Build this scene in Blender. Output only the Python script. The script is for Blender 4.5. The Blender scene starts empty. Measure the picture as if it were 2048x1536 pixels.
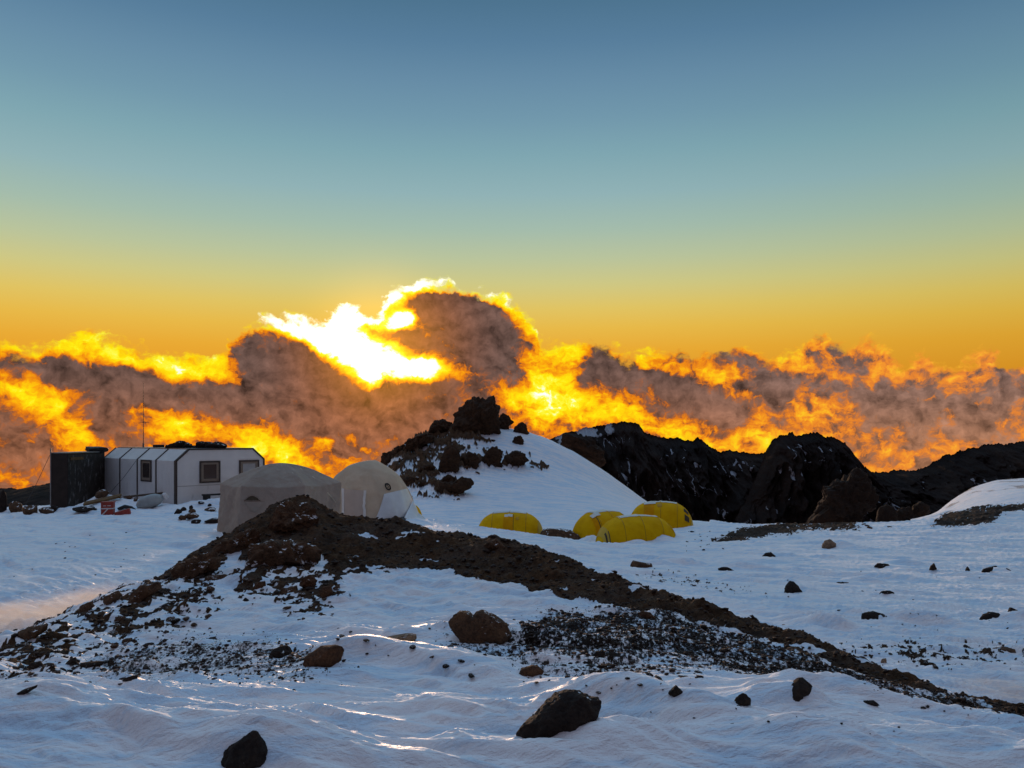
import bpy, bmesh, math, random
import numpy as np
from mathutils import Vector, Matrix
R = math.radians
scene = bpy.context.scene
COL = scene.collection
F, HORIZON, CX = 1600.0, 875.0, 1024.0     # focal length in photo pixels, eye level row, centre column


def at(px, py, dist):
    """The place seen at photo pixel (px, py), dist metres ahead; the eye is the origin, y runs ahead, z up."""
    return Vector(((px - CX) / F * dist, dist, (HORIZON - py) / F * dist))


# ------------------------------------------------------------------ camera
cam = bpy.data.cameras.new('camera')
cam.sensor_width = 36.0
cam.lens = 36.0 * F / 2048.0
cam.shift_y = (HORIZON - 768.0) / 2048.0
cam.clip_start, cam.clip_end = 0.1, 60000.0
camo = bpy.data.objects.new('camera', cam)
COL.objects.link(camo)
camo.rotation_euler = (R(90), 0, 0)
scene.camera = camo
scene.view_settings.view_transform = 'Standard'
scene.view_settings.look = 'None'
scene.view_settings.exposure = 0.0
scene.view_settings.gamma = 1.0


# ------------------------------------------------------------------ node helpers
class NT:
    def __init__(self, tree):
        self.t = tree
        self.n, self.l = tree.nodes, tree.links

    def put(self, sock, v):
        if isinstance(v, bpy.types.NodeSocket):
            self.l.new(v, sock)
        elif v is not None:
            if sock.type == 'RGBA' and len(v) == 3:
                v = (*v, 1.0)
            sock.default_value = v

    def math(self, op, a, b=None, c=None, clamp=False):
        m = self.n.new('ShaderNodeMath')
        m.operation = op
        m.use_clamp = clamp
        for i, v in enumerate((a, b, c)):
            if v is not None:
                self.put(m.inputs[i], v)
        return m.outputs[0]

    def vec(self, op, a, b=None, scale=None):
        m = self.n.new('ShaderNodeVectorMath')
        m.operation = op
        self.put(m.inputs[0], a)
        if b is not None:
            self.put(m.inputs[1], b)
        if scale is not None:
            self.put(m.inputs['Scale'], scale)
        return m.outputs['Value'] if op in ('LENGTH', 'DOT_PRODUCT', 'DISTANCE') else m.outputs[0]

    def noise(self, v, scale, detail=4, rough=0.55, dist=0.0, color=False, lac=2.0, kind='FBM'):
        m = self.n.new('ShaderNodeTexNoise')
        m.noise_type = kind
        if v is not None:
            self.put(m.inputs['Vector'], v)
        m.inputs['Scale'].default_value = scale
        m.inputs['Detail'].default_value = detail
        m.inputs['Roughness'].default_value = rough
        m.inputs['Distortion'].default_value = dist
        m.inputs['Lacunarity'].default_value = lac
        return m.outputs['Color'] if color else m.outputs['Fac']

    def mapping(self, v, loc=(0, 0, 0), rot=(0, 0, 0), scale=(1, 1, 1), kind='POINT'):
        m = self.n.new('ShaderNodeMapping')
        m.vector_type = kind
        self.put(m.inputs[0], v)
        m.inputs['Location'].default_value = loc
        m.inputs['Rotation'].default_value = rot
        m.inputs['Scale'].default_value = scale
        return m.outputs[0]

    def rng(self, v, f0, f1, t0=0.0, t1=1.0, smooth=True):
        m = self.n.new('ShaderNodeMapRange')
        m.interpolation_type = 'SMOOTHSTEP' if smooth else 'LINEAR'
        for i, x in enumerate((v, f0, f1, t0, t1)):
            self.put(m.inputs[i], x)
        return m.outputs[0]

    def ramp(self, v, stops, interp='LINEAR'):
        m = self.n.new('ShaderNodeValToRGB')
        r = m.color_ramp
        r.interpolation = interp
        while len(r.elements) < len(stops):
            r.elements.new(0.5)
        for e, (p, c) in zip(r.elements, stops):
            e.position = p
        for e, (p, c) in zip(r.elements, stops):
            e.color = (*c, 1.0)
        self.put(m.inputs[0], v)
        return m.outputs[0]

    def mix(self, f, a, b, mode='MIX'):
        m = self.n.new('ShaderNodeMix')
        m.data_type = 'RGBA'
        m.blend_type = mode
        self.put(m.inputs[0], f)
        self.put(m.inputs[6], a)
        self.put(m.inputs[7], b)
        return m.outputs[2]


def lin(r, g, b):
    """sRGB 0..255 to linear."""
    return tuple(((c / 255.0 + 0.055) / 1.055) ** 2.4 if c > 10 else c / 255.0 / 12.92 for c in (r, g, b))
# ------------------------------------------------------------------ sky: dusk gradient and backlit cloud bank, laid out by direction
SUN_AZ, SUN_EL = math.atan((760 - CX) / F), R(5.6)


def build_world():
    w = bpy.data.worlds.new('World')
    scene.world = w
    w.use_nodes = True
    t = w.node_tree
    t.nodes.clear()
    N = NT(t)
    tc = t.nodes.new('ShaderNodeTexCoord')
    sep = t.nodes.new('ShaderNodeSeparateXYZ')
    t.links.new(tc.outputs['Generated'], sep.inputs[0])
    x, y, z = sep.outputs
    az = N.math('ARCTAN2', x, y)
    el = N.math('ARCSINE', z)
    A = N.math('MULTIPLY', az, 16.0)             # bearing and height in units of 3.58 degrees
    B = N.math('MULTIPLY', el, 16.0)
    cmb = t.nodes.new('ShaderNodeCombineXYZ')
    t.links.new(A, cmb.inputs[0])
    t.links.new(B, cmb.inputs[1])
    P = cmb.outputs[0]

    def ab(px, py):
        a = math.atan((px - CX) / F)
        return a * 16, math.atan((HORIZON - py) / F * math.cos(a)) * 16

    # --- clear sky
    stops = []
    for py, c in SKY_ROWS:
        stops.append((ab(1024, py)[1], c))
    top = 1.5708 * 16
    stops += [(R(33) * 16, lin(84, 118, 146)), (R(42) * 16, (0.26, 0.46, 0.71)), (R(52) * 16, (0.45, 0.77, 1.16)), (R(66) * 16, (0.46, 0.77, 1.15)), (R(78) * 16, (0.46, 0.68, 0.96)), (top, (0.38, 0.53, 0.72))]  # sky above the frame, brightness added to light the snow from ahead
    clear = N.ramp(N.math('DIVIDE', N.math('MAXIMUM', B, 0.0), top), [(b / top, c) for b, c in stops])
    side = N.rng(A, 1.0, 11.0)                    # the right of the view is duller
    clear = N.mix(side, clear, N.mix(1.0, clear, lin(236, 240, 240), 'MULTIPLY'))
    # away from the sunset: lilac dusk
    back = N.rng(N.math('ABSOLUTE', az), 0.9, 2.2)
    antis = N.ramp(N.math('DIVIDE', N.math('ADD', B, 4.0), top + 4.0),
                   [(0.0, lin(56, 50, 56)), (0.15, lin(88, 74, 82)), (0.3, lin(98, 88, 100)), (0.6, lin(112, 114, 134)), (0.85, lin(124, 136, 160)), (1.0, (0.38, 0.53, 0.72))])
    clear = N.mix(back, clear, antis)
    # a physical sky adds its share of skylight
    nsky = t.nodes.new('ShaderNodeTexSky')
    nsky.sky_type = 'NISHITA'
    nsky.sun_disc = False
    nsky.sun_elevation = SUN_EL
    nsky.sun_rotation = SUN_AZ
    nsky.altitude = 5000
    # --- clouds
    w1 = N.vec('MULTIPLY', N.vec('SUBTRACT', N.noise(P, 0.9, 4, 0.6, color=True), (0.5, 0.5, 0.5)), (1, 1, 0))
    w2 = N.vec('MULTIPLY', N.vec('SUBTRACT', N.noise(P, 4.0, 6, 0.65, color=True), (0.5, 0.5, 0.5)), (1, 1, 0))
    PW = N.vec('ADD', P, N.vec('ADD', N.vec('SCALE', w1, scale=0.5), N.vec('SCALE', w2, scale=0.17)))
    # the field is summed blob by blob in the third component, so each step waits for the one before
    state = PW
    for (px, py, rx, ry, rot, wt) in BLOBS:
        a, b = ab(px, py)
        q = N.mapping(state, (a, b, 0), (0, 0, R(rot)), (rx / 100, ry / 100, 1e7), 'TEXTURE')
        v = N.rng(N.vec('LENGTH', q), 1.5, 0.25, 0.0, wt * 0.52 if wt < 0 else (wt if wt >= 0.8 else wt * 0.62))
        cz = t.nodes.new('ShaderNodeCombineXYZ')
        t.links.new(v, cz.inputs[2])
        state = N.vec('ADD', state, cz.outputs[0])
    sz = t.nodes.new('ShaderNodeSeparateXYZ')
    t.links.new(state, sz.inputs[0])
    acc = sz.outputs[2]
    # billows, and wisps drawn out down the wind
    bil = N.noise(PW, 2.6, 9, 0.62)
    PS = N.mapping(PW, rot=(0, 0, R(28)), scale=(0.55, 1.5, 1))
    wis = N.noise(PS, 2.2, 8, 0.62)
    tex = N.math('ADD', N.math('MULTIPLY', N.math('SUBTRACT', bil, 0.5), 1.25), N.math('MULTIPLY', N.math('SUBTRACT', wis, 0.5), 1.35))
    mid = N.noise(N.vec('ADD', PW, (7.3, 2.1, 0.0)), 1.15, 3, 0.5)
    tex = N.math('ADD', tex, N.math('MULTIPLY', N.math('SUBTRACT', mid, 0.5), 0.9))
    puff = N.math('ABSOLUTE', N.math('SUBTRACT', N.noise(N.vec('ADD', PW, (3.1, 8.7, 0.0)), 2.3, 6, 0.6), 0.5))
    tex = N.math('ADD', tex, N.math('MULTIPLY', N.math('SUBTRACT', 0.09, puff), 2.6))
    lump = N.math('SUBTRACT', N.noise(N.vec('ADD', PW, (0.07, 0.13, 0.0)), 1.7, 7, 0.6), N.noise(PW, 1.7, 7, 0.6))
    # cooler to the right
    base = N.rng(A, -1.0, 4.5, 0.31, 0.29)
    pull = N.rng(wis, 0.30, 0.68, 0.45, 1.5)
    h = N.math('ADD', base, N.math('ADD', N.math('MULTIPLY', acc, N.math('ADD', 0.55, N.math('MULTIPLY', pull, 0.45))), tex))
    # top edge of the bank
    fc = t.nodes.new('ShaderNodeFloatCurve')
    cu = fc.mapping.curves[0]
    lo, hi = -14.0, 14.0
    pts = [(0.0, 0.62)] + [((ab(px, py)[0] - lo) / (hi - lo), ab(px, py)[1] / 4.0) for px, py in CLOUD_TOP] + [(1.0, 0.26)]
    while len(cu.points) < len(pts):
        cu.points.new(0.5, 0.5)
    for p_, (u_, v_) in zip(cu.points, pts):
        p_.location = (u_, v_)
        p_.handle_type = 'AUTO_CLAMPED'
    fc.mapping.update()
    sepw = t.nodes.new('ShaderNodeSeparateXYZ')
    PE = N.vec('ADD', P, N.vec('ADD', N.vec('SCALE', w1, scale=0.3), N.vec('SCALE', w2, scale=0.55)))
    t.links.new(PE, sepw.inputs[0])
    N.put(fc.inputs['Value'], N.rng(sepw.outputs[0], lo, hi, 0, 1, smooth=False))
    topb = N.math('MULTIPLY', fc.outputs[0], 4.0)
    below = N.math('SUBTRACT', topb, sepw.outputs[1])
    below = N.math('ADD', below, N.math('ADD', N.math('MULTIPLY', N.math('SUBTRACT', bil, 0.5), 0.6), N.math('MULTIPLY', N.math('SUBTRACT', wis, 0.5), 0.7)))
    cover = N.rng(below, -0.10, 0.16)
    # thin lit rim along the top edge, stronger near the sun
    sa, sb = ab(760, 690)
    ds = N.vec('DISTANCE', P, (sa, sb, 0))
    near = N.rng(ds, 0.0, 7.0, 1.0, 0.0)
    rim = N.math('MULTIPLY', N.rng(below, 0.30, -0.05), N.math('ADD', 0.16, N.math('MULTIPLY', N.math('MULTIPLY', near, near), 0.60)))
    h = N.math('ADD', h, rim)
    h = N.math('ADD', h, N.math('MULTIPLY', N.rng(lump, 0.03, 0.13), N.math('MULTIPLY', N.rng(h, -0.25, 0.2), 0.18)))
    h = N.math('ADD', h, N.rng(B, -0.9, -2.4, 0.0, -0.8))
    fire = N.ramp(N.math('MULTIPLY', h, 0.5), FIRE)
    fire = N.mix(N.rng(A, 2.0, 9.0, 0.0, 0.42), fire, N.mix(1.0, fire, (1.0, 0.86, 1.0), 'MULTIPLY'))
    fire = N.mix(N.rng(A, 2.0, 9.0, 0.0, 0.30), fire, lin(240, 160, 90))
    # the shaded masses: violet-brown high, warm dusty brown low, amber close to the sun
    low = N.rng(B, 1.5, -0.6)
    shade = N.mix(low, lin(102, 78, 70), lin(154, 99, 70))
    shade = N.mix(N.rng(A, 2.0, 8.0), shade, N.mix(low, lin(122, 97, 89), lin(165, 114, 84)))
    shade = N.mix(N.math('MULTIPLY', N.rng(ds, 2.6, 0.3), 0.65), shade, lin(150, 74, 8))
    shade = N.mix(N.rng(N.math('ADD', N.math('MULTIPLY', B, -1.0), N.math('MULTIPLY', tex, 0.7)), 0.7, 1.7), shade, lin(88, 72, 84))
    mod = N.math('ADD', 1.0, N.math('ADD', N.math('MULTIPLY', tex, 0.75), N.math('MULTIPLY', lump, -3.0)))
    shade = N.vec('SCALE', shade, scale=mod)
    mixf = N.rng(h, 0.08, 0.46)
    cloud = N.mix(mixf, shade, fire)
    cloud = N.mix(back, cloud, N.vec('SCALE', lin(72, 70, 84), scale=mod))
    sky = N.mix(cover, clear, cloud)
    # glow of the hidden sun through cloud and air
    g1 = N.math('POWER', N.rng(ds, 0.0, 2.6, 1.0, 0.0), 2.2)
    sky = N.mix(1.0, sky, N.vec('SCALE', (1.0, 0.42, 0.04), scale=N.math('MULTIPLY', g1, 0.42)), 'ADD')
    bg = t.nodes.new('ShaderNodeBackground')
    N.put(bg.inputs[0], sky)
    bg.inputs[1].default_value = 1.0
    bg2 = t.nodes.new('ShaderNodeBackground')
    t.links.new(nsky.outputs[0], bg2.inputs[0])
    bg2.inputs[1].default_value = NISHITA_SHARE
    add = t.nodes.new('ShaderNodeAddShader')
    t.links.new(bg.outputs[0], add.inputs[0])
    t.links.new(bg2.outputs[0], add.inputs[1])
    out = t.nodes.new('ShaderNodeOutputWorld')
    t.links.new(add.outputs[0], out.inputs[0])
    w.cycles.sampling_method = 'MANUAL'
    w.cycles.sample_map_resolution = 512


NISHITA_SHARE = 0.0
# rows of the photo read up the middle of the clear sky
SKY_ROWS = [(1100, lin(150, 90, 50)), (875, lin(214, 136, 40)), (760, lin(228, 152, 38)), (700, lin(234, 170, 52)), (655, lin(232, 186, 74)), (615, lin(224, 196, 100)),
            (570, lin(207, 200, 132)), (520, lin(186, 196, 156)), (460, lin(164, 188, 172)), (390, lin(145, 178, 182)), (310, lin(127, 166, 177)), (240, lin(114, 152, 172)),
            (165, lin(103, 140, 166)), (85, lin(88, 126, 156)), (0, lin(77, 115, 143))]
FIRE = [(0.0, lin(112, 62, 32)), (0.14, lin(178, 92, 30)), (0.24, lin(232, 128, 20)), (0.34, lin(252, 166, 16)), (0.46, lin(255, 208, 14)), (0.58, lin(255, 236, 18)), (0.70, lin(255, 250, 70)),
        (0.80, (1.15, 1.1, 0.75)), (1.0, (2.2, 2.1, 1.7))]
CLOUD_TOP = [(0, 690), (60, 705), (110, 690), (150, 672), (185, 668), (220, 690), (265, 694), (330, 712), (380, 702), (440, 712), (468, 676), (500, 656), (545, 645),
             (590, 642), (640, 640), (665, 622), (700, 612), (742, 632), (768, 606), (795, 576), (850, 566), (900, 570), (950, 578), (1000, 592), (1040, 624),
             (1070, 655), (1095, 692), (1140, 690), (1190, 686), (1230, 698), (1265, 714), (1330, 702), (1390, 714), (1440, 706), (1500, 700), (1535, 712), (1575, 708),
             (1612, 688), (1645, 676), (1690, 690), (1730, 686), (1780, 706), (1815, 732), (1842, 706), (1865, 732), (1900, 738), (1935, 714), (1972, 706), (2005, 726),
             (2048, 738)]
BLOBS = [
    # shaded masses (negative) ...
    (565, 712, 105, 48, -14, -.75), (640, 765, 110, 50, -30, -.8), (500, 760, 60, 50, 0, -.5), (720, 830, 150, 50, 0, -.75), (560, 810, 120, 40, -5, -.6),
    (860, 605, 85, 36, 0, -1.0), (950, 640, 95, 52, -22, -1.0), (985, 715, 85, 55, -35, -.9), (900, 690, 80, 30, -10, -.7), (732, 656, 38, 15, -12, -1.1), (800, 678, 60, 18, -12, -.9),
    (850, 805, 150, 42, -4, -.7), (780, 880, 170, 50, 0, -.55), (600, 840, 60, 30, 0, -.3),
    (70, 728, 90, 24, -6, -.7), (190, 752, 120, 30, -10, -.8), (330, 780, 120, 32, -8, -.75), (440, 800, 90, 34, -6, -.6), (240, 800, 70, 45, 0, -.5), (225, 860, 70, 36, -30, -.5), (50, 870, 100, 46, -20, -.5), (60, 940, 160, 50, -5, -.45),
    (440, 850, 30, 30, 0, -.3),
    (1205, 698, 26, 13, -8, -.9), (1195, 740, 60, 32, -10, -.75), (1290, 766, 110, 34, -14, -.85), (1400, 806, 90, 34, -22, -.8), (1455, 835, 45, 36, 0, -.6), (1490, 722, 52, 20, -14, -.7),
    (1670, 712, 64, 22, -18, -.8), (1545, 790, 60, 42, -10, -.6), (1600, 772, 60, 26, -18, -.55), (1735, 790, 85, 36, -24, -.65), (1850, 800, 120, 34, -6, -.65), (1940, 850, 150, 46, -10, -.6), (2010, 765, 60, 34, -24, -.65), (1800, 890, 100, 50, -10, -.25), (1045, 780, 20, 50, 10, -.4), (1080, 740, 16, 30, 20, -.3),
    # ... and where the sun comes through
    (700, 640, 62, 34, 0, 1.3), (615, 664, 90, 24, -14, 1.1), (680, 690, 80, 34, -28, 1.3), (745, 712, 60, 52, 0, 1.4), (737, 755, 20, 26, 0, 1.1), (785, 625, 34, 36, 0, .9), (803, 640, 24, 18, 0, 1.3), (800, 736, 55, 24, -8, 1.2), (855, 741, 34, 22, -6, 1.2), (898, 748, 18, 11, -20, .5),
    (808, 585, 42, 18, 25, 1.0), (880, 571, 75, 15, 0, .95), (985, 597, 60, 17, -26, .8), (1055, 650, 55, 20, -48, .75),
    (1105, 745, 52, 50, 0, .75), (1085, 800, 60, 34, 0, .8), (1130, 835, 80, 36, 0, .65), (1140, 705, 40, 24, 0, .5), (1060, 720, 20, 40, 25, .5), (1200, 810, 90, 22, -10, .45), (1290, 842, 90, 24, -8, .5), (1390, 870, 90, 22, -6, .5), (1480, 893, 80, 18, 0, .45), (1010, 790, 24, 24, 0, .3),
    (1290, 722, 60, 14, -20, .35), (1400, 755, 50, 22, -30, .35), (1350, 708, 70, 14, -4, .2), (1480, 770, 50, 24, -35, .3), (1620, 690, 44, 20, 0, .3), (1580, 730, 50, 24, 0, .35), (1640, 752, 80, 16, -8, .35), (1775, 735, 70, 18, -6, .25), (1840, 762, 80, 12, 4, .25), (1935, 735, 55, 26, 0, .3), (1990, 812, 44, 10, -16, .35), (1640, 830, 50, 40, -40, .35), (1700, 900, 80, 34, -25, .35), (1900, 880, 44, 12, -35, .3), (1560, 880, 60, 24, 0, .4),
    (30, 706, 50, 12, 0, .4), (115, 700, 50, 18, 20, .4), (190, 700, 75, 34, -8, .65), (285, 727, 92, 30, -10, .65), (345, 738, 50, 20, -20, .5), (420, 740, 68, 34, 6, .65), (55, 705, 60, 18, -5, .4), (690, 626, 48, 24, 0, 1.2), (590, 655, 60, 18, -6, .7), (455, 762, 30, 18, -30, .4),
    (40, 792, 70, 20, -8, .45), (100, 825, 80, 24, -38, .5), (165, 872, 70, 24, -42, .45), (140, 890, 24, 24, 0, .3), (315, 832, 50, 16, -26, .5), (385, 862, 60, 24, -14, .65), (340, 872, 30, 14, 0, .3),
    (528, 868, 50, 40, 0, .65), (560, 904, 60, 34, -20, .7), (600, 925, 50, 16, -20, .5), (646, 891, 22, 17, 0, .75), (705, 878, 34, 9, -26, .55), (470, 880, 20, 30, 0, .3),
]
build_world()
# ------------------------------------------------------------------ lattice noise
_rng = np.random.default_rng(7)
_PERM = _rng.permutation(256)
_PERM = np.concatenate([_PERM, _PERM, _PERM])
_ang = _rng.uniform(0, 2 * np.pi, 256)
_G2 = np.stack([np.cos(_ang), np.sin(_ang)], 1).astype(np.float32)
_g3 = _rng.normal(size=(256, 3))
_G3 = (_g3 / np.linalg.norm(_g3, axis=1, keepdims=True)).astype(np.float32)


def noise2(x, y):
    x = np.asarray(x, np.float32)
    y = np.asarray(y, np.float32)
    xi, yi = np.floor(x), np.floor(y)
    fx, fy = x - xi, y - yi
    xi, yi = xi.astype(np.int32) & 255, yi.astype(np.int32) & 255
    u, v = fx * fx * fx * (fx * (fx * 6 - 15) + 10), fy * fy * fy * (fy * (fy * 6 - 15) + 10)

    def g(i, j, dx, dy):
        k = _G2[_PERM[_PERM[(xi + i) & 255] + ((yi + j) & 255)]]
        return k[..., 0] * dx + k[..., 1] * dy
    a = g(0, 0, fx, fy)
    b = g(1, 0, fx - 1, fy)
    c = g(0, 1, fx, fy - 1)
    d = g(1, 1, fx - 1, fy - 1)
    a = a + u * (b - a)
    c = c + u * (d - c)
    return (a + v * (c - a)) * 1.5


def noise3(p):
    p = np.asarray(p, np.float32)
    i = np.floor(p)
    f = p - i
    i = i.astype(np.int32) & 255
    w = f * f * f * (f * (f * 6 - 15) + 10)
    out = 0
    for dx in (0, 1):
        for dy in (0, 1):
            for dz in (0, 1):
                h = _PERM[_PERM[_PERM[(i[:, 0] + dx) & 255] + ((i[:, 1] + dy) & 255)] + ((i[:, 2] + dz) & 255)]
                gr = _G3[h]
                d = gr[:, 0] * (f[:, 0] - dx) + gr[:, 1] * (f[:, 1] - dy) + gr[:, 2] * (f[:, 2] - dz)
                wt = (w[:, 0] if dx else 1 - w[:, 0]) * (w[:, 1] if dy else 1 - w[:, 1]) * (w[:, 2] if dz else 1 - w[:, 2])
                out = out + wt * d
    return out * 1.5


def fbm2(x, y, octaves=4, gain=0.5):
    s, a, n = 0, 1.0, 0
    for o in range(octaves):
        s = s + a * noise2(x * 2 ** o + 17.3 * o, y * 2 ** o - 9.1 * o)
        n += a
        a *= gain
    return s / n


def ridge2(x, y, octaves=4, gain=0.5):
    s, a, n = 0, 1.0, 0
    for o in range(octaves):
        s = s + a * (1 - 2 * np.abs(noise2(x * 2 ** o + 31.7 * o, y * 2 ** o + 5.3 * o)))
        n += a
        a *= gain
    return s / n


def fbm3(p, octaves=4, gain=0.5):
    s, a, n = 0, 1.0, 0
    for o in range(octaves):
        s = s + a * noise3(p * 2 ** o + 11.9 * o)
        n += a
        a *= gain
    return s / n


def sstep(x, a, b):
    t = np.clip((x - a) / (b - a), 0, 1)
    return t * t * (3 - 2 * t)


def mesh_from(name, verts, faces, mat, parent=None, smooth=True, attrs=None, sharp=None):
    """Link a mesh object built from arrays; faces is (n,3) or (n,4)."""
    me = bpy.data.meshes.new(name)
    verts = np.ascontiguousarray(verts, np.float32)
    faces = np.ascontiguousarray(faces, np.int32)
    k = faces.shape[1]
    me.vertices.add(len(verts))
    me.vertices.foreach_set('co', verts.ravel())
    me.loops.add(faces.size)
    me.loops.foreach_set('vertex_index', faces.ravel())
    me.polygons.add(len(faces))
    me.polygons.foreach_set('loop_start', np.arange(0, faces.size, k, dtype=np.int32))
    me.update(calc_edges=True)
    if smooth:
        me.polygons.foreach_set('use_smooth', np.ones(len(faces), bool))
    for an, av in (attrs or {}).items():
        at_ = me.attributes.new(an, 'FLOAT', 'POINT')
        at_.data.foreach_set('value', np.ascontiguousarray(av, np.float32))
    for m in (mat if isinstance(mat, (list, tuple)) else [mat]):
        me.materials.append(m)
    if sharp is not None:
        me.set_sharp_from_angle(angle=sharp)
    me.validate()
    o = bpy.data.objects.new(name, me)
    COL.objects.link(o)
    if parent is not None:
        o.parent = parent
    return o


def inside(px, py, poly, soft):
    """Signed soft membership of image-plane points in a polygon (about 1 inside, 0 outside, soft pixels wide)."""
    px, py = np.asarray(px, np.float32), np.asarray(py, np.float32)
    out = np.zeros(px.shape, np.float32)
    xs, ys = [p[0] for p in poly], [p[1] for p in poly]
    m = (px > min(xs) - soft) & (px < max(xs) + soft) & (py > min(ys) - soft) & (py < max(ys) + soft)
    if not m.any():
        return out
    x, y = px[m], py[m]
    ins = np.zeros(x.shape, bool)
    dist = np.full(x.shape, 1e9, np.float32)
    n = len(poly)
    for i in range(n):
        (x0, y0), (x1, y1) = poly[i], poly[(i + 1) % n]
        if y0 != y1:
            c = ((y0 > y) != (y1 > y)) & (x < (x1 - x0) * (y - y0) / (y1 - y0) + x0)
            ins ^= c
        dx, dy = x1 - x0, y1 - y0
        t = np.clip(((x - x0) * dx + (y - y0) * dy) / max(dx * dx + dy * dy, 1e-6), 0, 1)
        dist = np.minimum(dist, np.hypot(x - x0 - t * dx, y - y0 - t * dy))
    sd = np.where(ins, dist, -dist)
    out[m] = np.clip(0.5 + sd / (2 * soft), 0, 1)
    return out
# ------------------------------------------------------------------ materials
MAT = {}


def material(name):
    m = bpy.data.materials.new(name)
    m.use_nodes = True
    t = m.node_tree
    t.nodes.clear()
    out = t.nodes.new('ShaderNodeOutputMaterial')
    b = t.nodes.new('ShaderNodeBsdfPrincipled')
    t.links.new(b.outputs[0], out.inputs[0])
    MAT[name] = m
    return NT(t), b, m


def coords(N, kind='Object'):
    tc = N.n.new('ShaderNodeTexCoord')
    return tc.outputs[kind]


def bump(N, b, h, strength=0.3, dist=0.02):
    k = N.n.new('ShaderNodeBump')
    k.inputs['Strength'].default_value = strength
    k.inputs['Distance'].default_value = dist
    N.put(k.inputs['Height'], h)
    N.l.new(k.outputs[0], b.inputs['Normal'])


def attr(N, name):
    a = N.n.new('ShaderNodeAttribute')
    a.attribute_name = name
    return a.outputs['Fac']


SNOW = (0.82, 0.83, 0.85)


def rock_colour(N, v, s=1.0, tint=(1, 1, 1)):
    n = N.noise(v, 3.0 * s, 6, 0.65)
    n2 = N.noise(v, 22.0 * s, 5, 0.7)
    c = N.ramp(n, [(0.30, (0.066 * tint[0], 0.037 * tint[1], 0.021 * tint[2])), (0.5, (0.122 * tint[0], 0.064 * tint[1], 0.034 * tint[2])), (0.68, (0.180 * tint[0], 0.092 * tint[1], 0.044 * tint[2]))])
    c = N.mix(N.rng(n2, 0.35, 0.65), N.mix(1.0, c, (0.55, 0.55, 0.58), 'MULTIPLY'), c)
    return c, n2


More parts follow.
